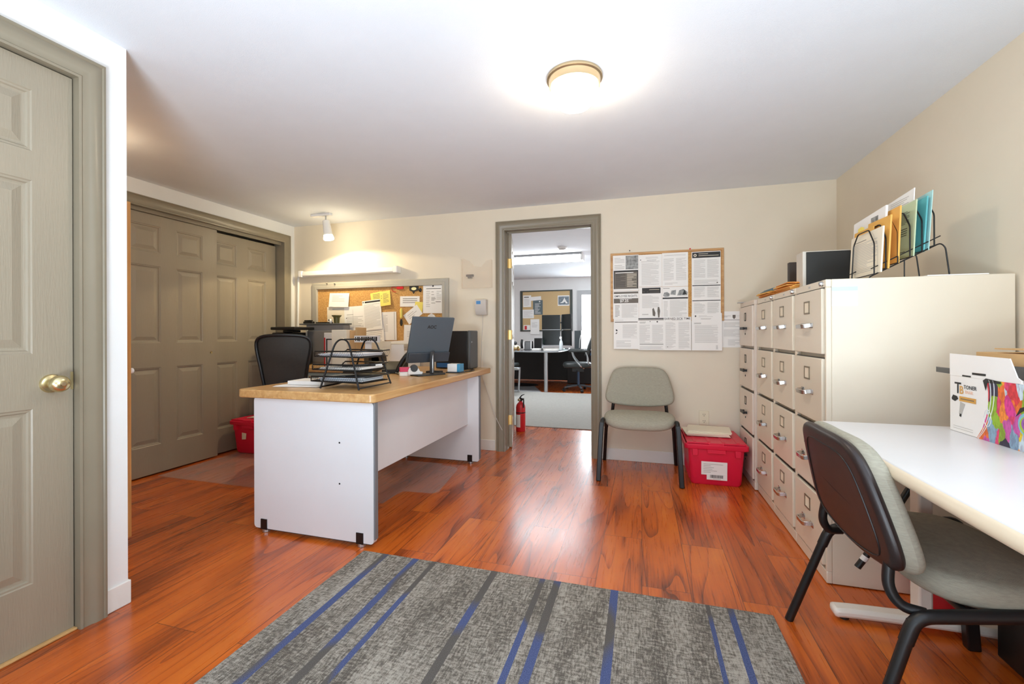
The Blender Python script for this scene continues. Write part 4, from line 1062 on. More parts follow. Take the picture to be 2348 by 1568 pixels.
# ------------------------------------------------------------------ guest chairs
CHX, CHY = .285, .275
def make_guest_chair(label, loc, rz, cat='chair', drop=0.0):
    """faces -y; origin on the floor under the middle"""
    t = thing('guest_chair', label, cat, loc, rz, 'grey upholstered guest chairs', local=True)
    for s in (-1, 1):
        fl = [(s*.290,-.275,.0),(s*.270,-.238,.39),(s*.266,-.228,.425)]
        rl = [(s*.290,.280,.0),(s*.265,.172,.33),(s*.262,.160,.362)]
        part('leg', MB().tube(fl,.0155,4,0,sq=(.017,.019)), M_black, t, bev=.005)
        part('leg', MB().tube(rl,.0145,10,0), M_black, t)
        part('side_rail', MB().tube(bend([(s*.271,-.240,.36),(s*.265,-.225,.445),(s*.262,.155,.375),(s*.266,.178,.31)],.035,5),.0165,10), M_black, t)
        up = bez([(s*.245,.125,.378),(s*.230,.170,.384),(s*.218,.192,.425),(s*.210,.188,.49),(s*.204,.192,.55)],6)
        part('back_post', MB().tube(up,.0135,10), M_black, t)
    part('cross_tube', MB().cyl((-.25,.04,.392),(.25,.04,.392),.011,10).cyl((-.25,-.14,.415),(.25,-.14,.415),.012,10), M_black, t)
    so = []
    for i in range(40):
        a = 2*math.pi*i/40; ca, sa = math.cos(a), math.sin(a); e = 2/3.2
        so.append((.262*math.copysign(abs(ca)**e,ca), -.067+.197*math.copysign(abs(sa)**e,sa)))
    part('seat', MB().cushion(so,.070,.032,0,None,lambda x,y,z:(x,y,.402+z-.034*max(0,(-y-.10)/.17)**2),crown=.008), M_fabric, t)
    # backrest: wide, softly squared, narrower at the top
    half = [(0,.158),(.085,.158),(.150,.152),(.196,.132),(.224,.095),(.244,.042),(.261,-.02),(.270,-.07),(.267,-.104),(.243,-.130),(.185,-.145),(.09,-.155)]
    cl = half + [(0,-.158)] + [(-x,y) for x,y in half[:0:-1]]
    bo = smooth(cl, 3)
    bo = bo[::-1]
    def wb(x, y, z):       # z = thickness coordinate, grows to the front
        return (x, .218+.26*y-z-.18*x*x, .652+y*(1+drop*3)-drop)
    part('back_cushion', MB().cushion(bo,.054,.027,0,None,wb,crown=.006,steps=5), M_fabric, t)
    so2 = [(a*.985,b*.985) for a,b in bo]
    def ws(x, y, z):
        p = wb(x, y, 0); return (p[0], p[1]-.012+z, p[2])
    sh_ = part('back_shell', MB().cushion(so2,.034,.020,0,None,ws,steps=4), M_shell, t)
    so3 = [(a*.78,b*.80-.012) for a,b in bo]
    part('shell_panel', MB().tube([ (lambda q:(q[0],q[1]+.0225,q[2]))(wb(a,b,0)) for a,b in so3],.0022,6,closed=True), M_black, sh_)
    return t
g1 = make_guest_chair('grey upholstered chair against the back wall beside the doorway', (-.018,3.572,0), 0)
g2 = make_guest_chair('grey upholstered chair with dark back drawn up to the white table', (.815,1.605,0), R(90), drop=.036)
# ------------------------------------------------------------------ filing cabinets
def make_cabinet(label, loc, w, fronts, pull, lock, grp='four drawer filing cabinets', d=.640, low=.0):
    """front at y=0 facing -y, x along the front"""
    t = thing('filing_cabinet', label, 'filing cabinet', loc, R(-90), grp, local=True)
    h = 1.322; b = MB()
    b.box(-w/2,w/2,.0201,d,.004,h)
    b.box(-w/2,w/2,-.002,.02,h-.034,h).box(-w/2,w/2,-.0015,.02,.004,.055)
    for s in (-1,1): b.box(min(s*w/2,s*(w/2-.016)),max(s*w/2,s*(w/2-.016)),-.0015,.02,.055,h-.034)
    part('body', b, fronts, t, bev=.003)
    tops = (1.284,.976,.668,.360)
    for i, z in enumerate(tops):
        dr = part('drawer', MB().box(-w/2+.020,w/2-.020,-.012,.004,z-.288,z), fronts, t, bev=.0035)
        dark = MB().box(-w/2+.017,w/2-.017,-.0022,.003,z+.0005,z+.0045)  # black strip put in for the shade between drawers
        part('gap_shade', dark, M_black, dr)
        fm = M_black if pull == 'bar' else M_holder
        lz = z-.075; hz = z-.160
        fr = MB(); sx, sz = (.021,.030) if pull == 'bar' else (.034,.030)
        fr.box(-sx,sx,-.0155,-.012,lz-sz,lz-sz+.006).box(-sx,sx,-.0155,-.012,lz+sz-.006,lz+sz).box(-sx,-sx+.006,-.0155,-.012,lz-sz,lz+sz).box(sx-.006,sx,-.0155,-.012,lz-sz,lz+sz)
        part('label_holder', fr, fm, dr)
        part('label_card', MB().box(-sx+.006,sx-.006,-.0132,-.0121,lz-sz+.006,lz+sz-.006), M_cream, dr)
        hd = MB()
        if pull == 'bar':
            hd.box(-.052,.052,-.040,-.030,hz-.010,hz+.010).box(-.052,-.040,-.030,-.012,hz-.008,hz+.008).box(.040,.052,-.030,-.012,hz-.008,hz+.008)
            part('handle', hd, M_black, dr, bev=.002)
            part('catch', MB().lathe([(.007,0),(.007,.003),(0,.004)],12,0,FM((0,-.012,hz-.040),(1,0,0),(0,0,1))), M_black, dr)
        else:
            hd.box(-.075,-.035,-.0145,-.012,hz-.012,hz+.012).box(.035,.075,-.0145,-.012,hz-.012,hz+.012)
            hd.tube(bend([(-.050,-.013,hz+.002),(-.044,-.046,hz-.004),(.044,-.046,hz-.004),(.050,-.013,hz+.002)],.014,4),.005,8,sq=(.0095,.0035))
            part('handle', hd, M_chrome, dr, bev=.0015)
    if lock:
        part('lock', MB().lathe([(.011,0),(.011,.010),(.009,.013),(.004,.0135),(.0,.012)],18,0,FM((w/2-.035,-.002,h-.017),(1,0,0),(0,0,1))), M_chrome, t)
        part('name_strip', MB().box(-.008,.014,-.0035,-.002,h-.022,h-.013), M_grey, t)
    return t
c3 = make_cabinet('almond filing cabinet nearest the white table, wire file sorter on top', (XC,2.400,0), .384, M_beige, 'loop', True)
st = part('side_label', MB().box(.1921,.1930,.02,.115,1.205,1.292,0).box(.1931,.1936,.02,.115,1.27,1.288,1), [mat('translucent_label_sleeve',(236,238,240),.2,var=.01), mat('pale_blue_label_strip',(196,214,224),.4,var=.02)], c3, label='clear label sleeve on the cabinet side')
c2 = dup(c3, (XC,2.788,0), R(-90), 'almond filing cabinet in the middle of the matching three')
c1 = dup(c3, (XC,3.176,0), R(-90), 'almond filing cabinet next to the paler black handled one')
for c in (c1, c2):
    for ch in list(c.children):
        if ch.name.startswith('side_label'): bpy.data.objects.remove(ch)
make_cabinet('pale putty filing cabinet with black bar handles in the room corner', (.752,3.602,0), .440, M_putty, 'bar', False, d=.655)
solo('flat_bracket', 'small grey flat bracket sticking out over the putty filing cabinet corner', 'bracket', MB().prism([(.722,3.80),(.722,3.74),(.80,3.70),(.86,3.72),(.86,3.81)],1.3226,1.3285), M_grey, (.78,3.76,1.3226), bev=.001)

# folders on top
def folders(name, label, loc, cols, n, w, d, rz, seed):
    b = MB(); rs = random.Random(seed); z = 0
    for i in range(n):
        th = rs.uniform(.0035,.0065); dx, dy = rs.uniform(-.018,.018), rs.uniform(-.02,.02); a = rs.uniform(-.05,.05)
        b.box(-w/2+dx,w/2+dx,-d/2+dy,d/2+dy,z,z+th,rs.randrange(len(cols)),Matrix.Rotation(a,4,'Z')); z += th+.0003
    b.v = [Matrix.Translation(loc) @ Matrix.Rotation(rz,4,'Z') @ v for v in b.v]
    return solo(name, label, 'folder stack', b, cols, loc, smooth=False)
folders('folder_stack','stack of orange and olive hanging folders on the middle almond filing cabinet',(.950,2.83,1.3225),[M_orange,M_manila,M_dgreen,M_orange],9,.36,.25,.0,5)
folders('folder_stack','lower stack of yellow folders topped with grey blue ones near the room corner',(.945,3.27,1.3225),[M_manila,M_orange,M_manila],7,.32,.26,.02,8)
b = MB(); rs = random.Random(3); z = 1.3625
for i in range(3): b.box(.795+.01*i,1.09,3.16+.015*i,3.41,z,z+.006); z += .0065
solo('folder_stack','grey blue folders lying on the lower yellow folder stack','folder stack',b,M_blue,(.945,3.27,1.3625),bev=.001)
t = thing('storage_case', 'black fronted storage case with pale sides on the almond filing cabinets', 'case', (1.06,2.63,1.3225))
part('case', MB().box(.815,1.030,2.641,2.74,1.3225,1.517), mat('pale_grey_case',(206,200,188),.5,var=.02), t, bev=.003)
part('front', MB().box(.830,1.028,2.633,2.6405,1.327,1.512), mat('matte_black_front',(34,35,33),.6,var=.05), t, bev=.002)
t = thing('binder', 'thin dark brown binder standing behind the black fronted storage case', 'binder', (.875,2.985,1.3225))
part('cover', MB().box(.855,.915,2.985,2.989,1.3225,1.512).box(.855,.915,3.019,3.023,1.3225,1.512).box(.852,.856,2.985,3.023,1.3225,1.512), mat('dark_brown_binder',(52,42,36),.5,var=.05), t, bev=.001)
part('pages', MB().box(.857,.922,2.9895,3.0185,1.324,1.508), M_paper, t)

# inclined wire file sorter on the nearest cabinet
t = thing('wire_sorter', 'black inclined wire file sorter holding envelopes on top of the nearest filing cabinet', 'file sorter', (1.08,2.37,1.3225))
YN, YFr = 2.268, 2.478
zb = lambda x: 1.345 + .52*(x-.97)
fr = MB(); wr = .0028
for y in (YN+.004, YFr-.004):
    fr.tube(bend([(.955,y,1.3252),(.955,y,zb(.955)-.004),(1.205,y,zb(1.205)-.002),(1.222,y,zb(1.205)-.02),(1.236,y,1.3252)],.012,3),wr,8)
    fr.tube([(.96,y,zb(.96)+.028),(1.205,y,zb(1.205)+.028)],.0022,8)
fr.tube([(.955,YN+.004,1.3255),(.955,YFr-.004,1.3255)],wr,8); fr.tube([(1.236,YN+.004,1.3255),(1.236,YFr-.004,1.3255)],wr,8)
fr.tube([(1.08,YN+.004,zb(1.08)),(1.08,YN+.004,1.3252)],.0024,8)
part('base', fr, M_blackm, t)
for x in (.97,1.012,1.055,1.098,1.140,1.182):
    z = zb(x); lp = MB(); hh = .205
    lp.tube(bend([(x,YN,z),(x+.006,YN+.012,z+hh-.07),(x+.010,YN+.070,z+hh),(x+.010,YFr-.040,z+hh),(x+.006,YFr-.004,z+hh-.05),(x,YFr,z)],.012,3),wr,8)
    lp.tube([(x,YN,z),(x,YFr,z)],.0022,8)
    part('divider', lp, M_blackm, t)
def upright(name, label, cat, x, y0, y1, z0, z1a, z1b, m, th=.003, lean=.06, items=None, mats=None, ry=0.0):
    """sheet standing in the sorter: plane across x, far edge y1; top heights at y0 and y1"""
    b = MB(); Mx = FM((x,y1,z0), (0,-1,0), (lean,0,1))       # seen from -x: u runs towards the camera
    L = y1-y0
    b.prism([(0,0),(L,0),(L,z1a-z0),(0,z1b-z0)],0,th,0)
    b.prism([(0,0),(L,0),(L,z1a-z0),(0,z1b-z0)],-.0006,0,0)
    n = FM((0,0,0),(0,-1,0),(0,0,1))
    if items: prints(b, L, max(z1a,z1b)-z0, items, th+.0006)
    # front print must face -x: U x V = (0,-1,0) x (0,0,1) = (-1,0,0)
    b.v = [Mx @ v for v in b.v]
    return solo(name, label, cat, b, mats or [m], ((x),(y0+y1)/2,z0), smooth=False)
upright('form_stack','cream printed forms in the front slot of the wire sorter','paper',.990,2.249,2.540,1.350,1.548,1.548,M_cream,.006,.05,[L_(.12,.08,.88,.80,13),('lines',.12,.82,.6,.86,1,3),B_(.14,.1,.15,.82,2)],[M_cream,M_ink,M_grey,M_mid])
upright('envelope','manila envelope low at the left behind the cream forms','envelope',1.000,2.36,2.545,1.352,1.573,1.575,M_manila,.003,.05)
solo('yellow_tab','bright yellow flag sticking up behind the cream forms','flag',MB().prism([(0,0),(.055,0),(.058,.018),(.03,.028),(0,.022)],0,.002,0,FM((1.012,2.515,1.568),(0,-1,0),(.05,0,1))),M_yel,(1.0,2.49,1.568),smooth=False)
upright('paper_bundle','white paper bundle with a grey photo corner at the far end of the sorter','paper',1.035,2.33,2.63,1.372,1.655,1.638,M_paper,.008,.05,[B_(.58,.80,.80,.90,4)],[M_paper,M_ink,M_grey,M_mid,M_photo])
upright('envelope','thick manila envelope with a crease in the middle of the sorter','envelope',1.022,2.262,2.455,1.366,1.596,1.600,M_manila,.006,.05)
upright('envelope','manila envelope just in front of the pale green folder','envelope',1.060,2.268,2.46,1.388,1.634,1.632,M_manila,.006,.04)
upright('letter_sheet','white letter raised highest in the wire sorter','paper',1.120,2.305,2.52,1.415,1.715,1.700,M_paper,.003,.05,[('lines',.15,.78,.85,.93,5,2)],[M_paper,M_ink,M_grey,M_mid])
gi = [('lines',.32,.62,.80,.86,6,1),('lines',.46,.40,.74,.56,4,1),('lines',.5,.10,.7,.14,1,1)]
upright('folder','pale green folder with black handwriting in the wire sorter','folder',1.112,2.266,2.470,1.415,1.655,1.652,M_green,.004,.05,gi,[M_green,M_ink,M_grey,M_mid])
upright('folder','teal folder standing behind the pale green folder','folder',1.152,2.274,2.45,1.432,1.668,1.66,M_teal,.005,.06)
upright('paper_sheet','pale teal sheet behind the teal folder at the back of the sorter','paper',1.164,2.268,2.45,1.438,1.690,1.68,M_lteal,.002,.06)
solo('paper_sheet','white sheet lying flat under the rear legs of the wire sorter','paper',MB().box(1.13,1.33,2.212,2.262,1.3225,1.3262),M_paper,(1.23,2.236,1.3225),smooth=False)

# ------------------------------------------------------------------ white table, things on it
t = tb = thing('work_table', 'white laminate table with rounded beige edge in the right foreground', 'table', (1.03,1.3,0))
def tx(y): return .642+.055*((y-1.15)/.9)**2*(1 if y>1.15 else .6)
ed = [(tx(y),y) for y in [2.05-.05*i for i in range(0,40)]]
poly = [(1.405,ed[-1][1])] + [(1.405,2.055)] + [(tx(2.05)+.02,2.055)] + ed
part('table_top', MB().prism(poly[::1],.706,.735), M_wlam, t, bev=.006)
eb = MB(); prof = []
path = [(1.405,2.055,.7175),(tx(2.05)+.02,2.0555,.7175)] + [(x-.0005,y,.7175) for x,y in ed]
eb.tube(path,.0165,10); 
part('edge_band', eb, M_tmold, t)
for yc in (1.965,.62):
    part('foot', MB().tube(bend([(.700,yc,.027),(.76,yc,.032),(1.05,yc,.040),(1.34,yc,.032),(1.39,yc,.027)],.1),.02,12,sq=(.017,.030)), M_tleg, t, bev=.012)
    pads = MB()
    for x in (.74,1.36): pads.cyl((x,yc,0.0005),(x,yc,.014),.016,12)
    part('foot_pad', pads, M_black, t)
    part('column', MB().box(.96,1.005,yc-.03,yc+.03,.065,.69), M_tleg, t, bev=.008)
    part('top_bracket', MB().box(.80,1.30,yc-.025,yc+.025,.682,.7055), M_tleg, t, bev=.003)
part('cable_tray', MB().box(1.20,1.26,.70,1.90,.58,.66), M_tleg, t, bev=.004)
t = thing('desktop_case', 'dark computer case standing on the floor under the white table', 'computer', (1.26,1.8,0))
part('case', MB().box(1.135,1.385,1.40,1.86,.012,.50), M_black, t, bev=.006)
for y in (1.45,1.81): part('foot', MB().box(1.15,1.37,y-.02,y+.02,.0005,.012), M_dark, t)
solo('red_bin', 'red bin on the floor far under the white table', 'bin', MB().lathe([(0,.0005),(.075,.0005),(.085,.14),(.088,.14),(.088,.15),(.080,.15),(.072,.01),(0,.008)],24,0,Matrix.Translation((1.105,2.105,0))), M_redp, (1.105,2.105,.0005))
rd = MB().cyl((.806,2.02,.175),(.824,2.02,.205),.0115,12,0).cyl((.824,2.02,.205),(.834,2.02,.222),.012,12,1).cyl((.834,2.02,.222),(1.06,2.01,.68),.0115,12,0)
part('adjuster_rod', rd, [M_black, M_white], tb, label='black rod with a white band under the table')

# toner carton
t = thing('toner_box', 'white cardboard toner box with splashed rainbow art on the table', 'box', (1.18,1.8,.735))
BX = 1.082
b = MB(); y0, y1, z0, z1 = 1.50, 1.990, .7355, .935
b.box(BX,BX+.092,y0,y1,z0,z1)
part('carton', b, M_carton, t, bev=.002)
# raised lid flap: continues the front face upward, with carrying slots
fl = MB(); A = FM((BX,y1,z1),(0,-1,0),(0.0,0,1))
# strips round the slots (u from far edge towards the camera)
def rect(u0,u1,v0,v1): fl.prism([(u0,v0),(u1,v0),(u1,v1),(u0,v1)],-.003,0,0,A)
fl.prism([(0,.018),(.30,.018),(.272,.074),(0,.078)],-.003,0,0,A)
rect(0,.064,0,.018); rect(.108,.112,0,.018); rect(.175,.315,0,.010); fl.prism([(.175,.010),(.315,.010),(.30,.018),(.175,.018)],-.003,0,0,A)
rect(.064,.108,.006,.018); rect(.112,.175,0,.010)
part('lid_flap', fl, M_carton, t)
sl = MB()
for u0,u1,v0,v1 in ((.114,.174,.0105,.0175),(.066,.107,.0005,.0055)): sl.box(u0,u1,v0,v1,.0004,.0009,0,A)
sl.prism([(.165,-.004),(.178,.004),(.24,-.001),(.24,-.008),(.185,-.010),(.177,-.036)],.0018,.0022,0,A)
part('slots', sl, M_ink, t)
# the art field: curved left boundary, runs to the right end of the face
A2 = FM((BX-.0006,y1,z0),(0,-1,0),(0,0,1)); hh = z1-z0
crv = [(.135,0),(.160,.035),(.178,.08),(.186,.12),(.186,.16),(.181,.19),(.176,hh)]
part('art_panel', MB().prism([(.488,0),(.488,hh)]+crv[::-1],0,.0004,0,A2), M_art, t)
ln = MB()
for off in (.010,.022):
    ln.tube(bez([A2 @ Vector((u+off*(.4+v/hh),v,.0008)) for u,v in crv],5),.0011,5)
ln.tube([A2 @ Vector((.183+.016*math.cos(a*.5236),.075+.028*math.sin(a*.5236),.0008)) for a in range(12)],.0010,5,closed=True)
part('white_lines', ln, M_white, t)
ey = MB(); ec = (.338,.085)
def disc(cx_,cy_,rx,ry_,m,n0,k=24): ey.add([A2 @ Vector((cx_+rx*math.cos(2*math.pi*i/k),cy_+ry_*math.sin(2*math.pi*i/k),n0)) for i in range(k)],[tuple(range(k))],m)
disc(.340,.082,.036,.036,4,.0010); disc(.341,.080,.031,.028,3,.0012); disc(.338,.083,.021,.022,1,.0014); disc(.336,.084,.010,.012,0,.0016); disc(.341,.090,.004,.004,2,.0018)
ey.prism([(.296,.10),(.312,.128),(.345,.142),(.388,.132),(.388,.124),(.345,.132),(.318,.118)],.0008,.0012,0,A2)
part('painted_eye', ey, [M_ink, mat('violet_paint',(150,90,170),.4), M_white, mat('lime_paint',(170,200,60),.4), mat('aqua_paint',(130,190,205),.4)], t)
tx_ = MB(); A3 = FM((BX-.0006,y1,z0),(0,-1,0),(0,0,1))
tx_.text('T',.056,0,A3 @ Matrix.Translation((.044,.155,.0006)),.0006)
tx_.text('B',.040,1,A3 @ Matrix.Translation((.062,.150,.0007)),.0004)
tx_.text('TONER',.0185,0,A3 @ Matrix.Translation((.104,.163,.0006)),.0003)
tx_.text('BANK',.0150,2,A3 @ Matrix.Translation((.100,.146,.0006)),.0002)
tx_.box(.052,.132,.112,.129,.0005,.0008,1,A3)
tx_.prism([(.012,.118),(.020,.130),(.040,.127),(.046,.118),(.030,.108),(.014,.112)],.0005,.0009,0,A3)
for i in range(10): tx_.box(.060+i*.0065,.0645+i*.0065,.1185,.1225,.0009,.0011,3,A3)
tx_.prism([(.050,.066),(.062,.066),(.080,.104),(.056,.110)],.0004,.0006,4,A3).prism([(.052,.058),(.060,.056),(.062,.066),(.053,.068)],.0004,.0007,0,A3)
for v in (.012,.020): tx_.box(.020,.118,v,v+.0012,.0004,.0006,4,A3)
part('print', tx_, [M_ink, M_gold, M_peach, M_mid, M_grey], t)
M_gflap = mat('shadowed_flap_grey', (92,92,90), .6, var=.04)  # end flap's shadow painted into the card as dark grey
part('end_flap', MB().prism([(BX+.006,y1+.001),(BX+.088,y1+.001),(BX+.080,y1+.09),(BX+.030,y1+.135),(BX+.012,y1+.10)],.938,.9415).prism([(BX+.012,y1+.10),(BX+.030,y1+.135),(BX+.034,y1+.02),(BX+.010,y1+.001)],.9415,.956), M_gflap, t)
part('back_flap', MB().box(BX+.088,BX+.0915,y0+.01,y1-.004,.936,.978), M_gflap, t)
t = thing('cardboard_carton', 'brown cardboard carton standing on the table behind the white toner box', 'box', (1.29,1.75,.7355))
part('carton', MB().box(1.190,1.390,1.46,2.045,.7355,1.018), M_card, t, bev=.002)
part('flap', MB().prism([(1.196,1.965),(1.188,1.93),(1.186,1.47),(1.370,1.47),(1.370,1.96)],1.030,1.034).box(1.366,1.370,1.47,1.96,1.0185,1.030), M_card, t)

# ------------------------------------------------------------------ rug
stripes = [(-1.222,-1.190),(-1.062,-1.030),(-.955,-.935),(-.660,-.628),(-.432,-.415),(-.372,-.342),(-.132,-.100),(.236,.256),(.312,.336)]
rg = MB().prism(outline(-1.335,-1.1,.483,1.893,.006,2),0,.009,0)
o = solo('area_rug', 'grey woven rug with thin blue stripes in the foreground', 'rug', rg, rug_mat(stripes), (0,0,.0005), bev=.003, smooth=False)
for v in o.data.vertices: v.co.z += .0005
# ------------------------------------------------------------------ office beyond the doorway
solo('office_carpet', 'pale grey carpet on the floor of the office beyond the doorway', 'carpet', MB().box(-4.6,2.6,4.99,7.94,.0005,.010), M_carpet, (-1.0,6.4,.0005), bev=.003)
solo('floor_mat', 'dull grey floor mat beyond the carpet left of the silver desk leg', 'mat', MB().prism([(-3.6,7.96),(-1.78,7.96),(-2.15,8.9),(-2.3,9.1),(-3.6,9.1)],.0005,.007), mat('dull_grey_mat',(140,142,144),.8,var=.05), (-2.7,8.5,.0005))
solo('floor_mat', 'small black mat with a curved edge on the office floor', 'mat', MB().prism([(-2.50+.42*math.cos(a*.2618),8.98+.30*math.sin(a*.2618)) for a in range(24)],.0075,.012), M_black, (-2.5,9.0,.0075))
# fire extinguisher
E0 = (-1.300,4.742)
t = thing('fire_extinguisher', 'red fire extinguisher on the floor beside the open office door', 'fire extinguisher', (E0[0],E0[1],0))
Me = Matrix.Translation((E0[0],E0[1],0))
part('cylinder', MB().lathe([(0,.0005),(.050,.0005),(.053,.006),(.053,.265),(.047,.295),(.030,.318),(.018,.326),(.018,.335),(0,.335)],28,0,Me), M_redp, t)
part('band', MB().lathe([(.0536,.205),(.0542,.207),(.0542,.213),(.0536,.215)],28,0,Me), M_black, t)
lb = MB()
lb.grid(lambda u,v:(E0[0]+.0538*math.cos(R(-175)+u*R(95)),E0[1]+.0538*math.sin(R(-175)+u*R(95)),.050+v*.140),10,1)
part('paper_label', lb, M_paper, t)
part('valve', MB().lathe([(.016,.335),(.020,.34),(.020,.365),(.012,.372),(0,.374)],16,0,Me), M_black, t)
part('gauge', MB().lathe([(.015,0),(.015,.014),(.010,.017),(0,.017)],16,0,FM((E0[0]-.012,E0[1]-.018,.352),(1,0,0),(0,0,1))), M_nickel, t)
part('handle', MB().tube([(E0[0]-.01,E0[1],.372),(E0[0]+.015,E0[1]-.005,.400),(E0[0]+.042,E0[1]-.012,.412)],.008,8,sq=(.004,.010)).tube([(E0[0]-.01,E0[1],.362),(E0[0]+.04,E0[1]-.012,.366)],.008,8,sq=(.004,.010)), M_black, t)
part('hose', MB().tube(bez([(E0[0]+.018,E0[1]-.012,.352),(E0[0]+.040,E0[1]-.030,.36),(E0[0]+.044,E0[1]-.040,.32),(E0[0]+.046,E0[1]-.044,.27)],6),.008,10), M_black, t)

# glass topped desk with a round silver leg
t = thing('office_desk', 'black topped desk with a round silver leg in the office beyond the doorway', 'desk', (-1.9,9.1,0))
dk = [(-3.3,8.03),(-1.95,7.90),(-1.60,7.90),(-1.47,8.00),(-1.43,8.30),(-1.41,8.76),(-1.15,8.86),(-.3,8.95),(-.3,10.1),(-3.3,10.1)]
part('desk_top', MB().prism(dk,.742,.768), M_dtop, t, bev=.004)
part('edge_band', MB().tube([(x,y-.002,.752) for x,y in dk[:8]],.012,8), M_silver, t)
part('leg', MB().cyl((-1.700,7.985,.0105),(-1.700,7.985,.742),.036,20), M_silver, t)
part('modesty_panel', MB().box(-3.3,-1.55,9.96,10.0,.02,.741), M_dpan, t)
part('pedestal', MB().box(-1.54,-.95,9.45,10.0,.02,.741), M_dpan, t, bev=.004)
part('side_panel', MB().box(-.94,-.3,9.7,10.0,.02,.741), M_dpan, t, bev=.004)

def screen(label, x0, x1, y0, y1, z0, z1):
    t = thing('monitor', label, 'monitor', ((x0+x1)/2,(y0+y1)/2,z0), group='four screens on the office desk')
    U = Vector((x1-x0,y1-y0,0)); L = U.length; Mx = FM((x0,y0,z0),U,(0,0,1))
    part('frame', MB().box(0,L,0,z1-z0,-.03,0,0,Mx), M_black, t, bev=.004)
    part('screen', MB().box(.008,L-.008,.014,z1-z0-.008,.0002,.0016,0,Mx), M_screen, t)
    part('lower_rim', MB().box(0,L,.002,.012,.0002,.003,0,Mx), M_silver, t)
    return t
X0,XM,X1 = -2.045,-1.655,-1.40
screen('upper left screen of the four on the office desk', X0,XM,9.2,9.25,1.168,1.49)
screen('lower left screen of the four on the office desk, just above the desk top', X0+.01,XM,9.2,9.25,.835,1.160)
screen('upper right screen of the four on the office desk, turned inward', XM+.03,X1+.0,9.25,9.05,1.172,1.50)
screen('lower right screen of the four on the office desk, beside the spray bottle', XM+.03,X1+.0,9.25,9.05,.835,1.164)
t = thing('monitor_stand', 'silver pole stand carrying the four office screens', 'stand', (-1.64,9.36,.768))
part('pole', MB().cyl((-1.64,9.36,.78),(-1.64,9.36,1.49),.02,12), M_silver, t)
part('foot', MB().box(-1.80,-1.48,9.28,9.46,.7685,.78), M_silver, t, bev=.003)
part('arm', MB().box(-1.95,-1.45,9.30,9.34,.99,1.02).box(-1.95,-1.45,9.30,9.34,1.31,1.34), M_dark, t)
t = thing('computer_tower', 'dark slim computer tower at the right end of the office desk', 'computer', (-1.24,8.95,.768))
part('case', MB().box(-1.300,-1.165,8.88,9.2,.769,1.150), mat('slate_tower',(62,70,74),.4,var=.08), t, bev=.004)
part('cable', MB().tube(bez([(-1.20,8.87,.80),(-1.19,8.86,.95),(-1.17,8.87,1.06)],6),.006,6), M_white, t)
t = thing('spray_bottle', 'white spray bottle standing on the office desk before the screens', 'bottle', (-1.515,8.55,.768))
Msb = Matrix.Translation((-1.515,8.55,.7685))
part('bottle', MB().lathe([(0,0),(.034,0),(.036,.01),(.036,.12),(.028,.165),(.014,.195),(.014,.215),(0,.215)],20,0,Msb), mat('pale_blue_white_bottle',(226,236,240),.3,var=.02), t)
part('trigger', MB().box(-1.545,-1.50,8.54,8.56,.985,1.03), M_white, t, bev=.004)
# telephone, speaker, plant and papers
t = thing('telephone', 'black desk telephone with white edged display on the office desk', 'telephone', (-2.22,8.65,.768))
part('base', MB().prism([(-.09,0),(.09,0),(.02,.16),(-.05,.17)],-.08,.08,0,FM((-2.20,8.65,.7685),(0,-1,0),(0,0,1))), M_black, t, bev=.004)
part('display_frame', MB().box(-2.285,-2.270,8.56,8.58,.78,.945).box(-2.135,-2.12,8.56,8.58,.78,.945), M_white, t)
part('handset', MB().tube(bez([(-2.33,8.62,.80),(-2.335,8.60,.88),(-2.33,8.62,.97)],6),.024,10), M_black, t)
t = thing('desk_speaker', 'black square speaker beside the office telephone', 'speaker', (-2.04,8.75,.768))
part('box', MB().box(-2.10,-1.945,8.72,8.86,.7685,1.00), M_black, t, bev=.006)
t = thing('potted_plant', 'small green plant behind the black office speaker', 'plant', (-2.02,8.98,.768))
part('pot', MB().lathe([(0,0),(.045,0),(.055,.10),(0,.10)],16,0,Matrix.Translation((-2.02,8.98,.7685))), M_dark, t)
lv = MB(); rs = random.Random(5)
for i in range(26):
    a = rs.uniform(0,6.28); el = rs.uniform(.5,1.4); L_2 = rs.uniform(.09,.17); d_ = Vector((math.cos(a)*math.cos(el),math.sin(a)*math.cos(el),math.sin(el)))
    p0 = Vector((-2.02,8.98,.868)); s_ = d_.cross(Vector((0,0,1))).normalized()*.016; p1 = p0+d_*L_2*.55; p2 = p0+d_*L_2+Vector((0,0,-.015))
    lv.add([p0,p1+s_,p2,p1-s_],[(0,1,2,3)])
part('leaves', lv, M_pot, t)
t = thing('ornament', 'dark round ornament with beige base at the left end of the office desk', 'ornament', (-2.42,8.5,.768))
part('base', MB().ball((-2.42,8.5,.815),.075,.05,.046), M_cream, t)
part('top', MB().ball((-2.44,8.5,.90),.04,.03,.038), M_dark, t)
solo('paper_stack', 'white papers on the office desk in front of the spray bottle', 'paper stack', MB().box(-1.76,-1.52,8.05,8.32,.7685,.79), M_paper, (-1.64,8.18,.7685), bev=.001)
solo('paper_box', 'flat white box on the office desk before the black speaker', 'box', MB().box(-2.06,-1.90,8.35,8.5,.7685,.80), M_paper, (-1.98,8.4,.7685), bev=.002)
solo('keyboard', 'grey keyboard on the office desk below the lower screens', 'keyboard', MB().box(-1.93,-1.50,8.75,8.90,.7685,.79), M_keyp, (-1.7,8.82,.7685), bev=.003)
solo('mouse_pad', 'pale teal pad on the office desk near its rounded corner', 'pad', MB().box(-1.59,-1.44,8.62,8.74,.7685,.775), M_lteal, (-1.5,8.68,.7685), bev=.002)

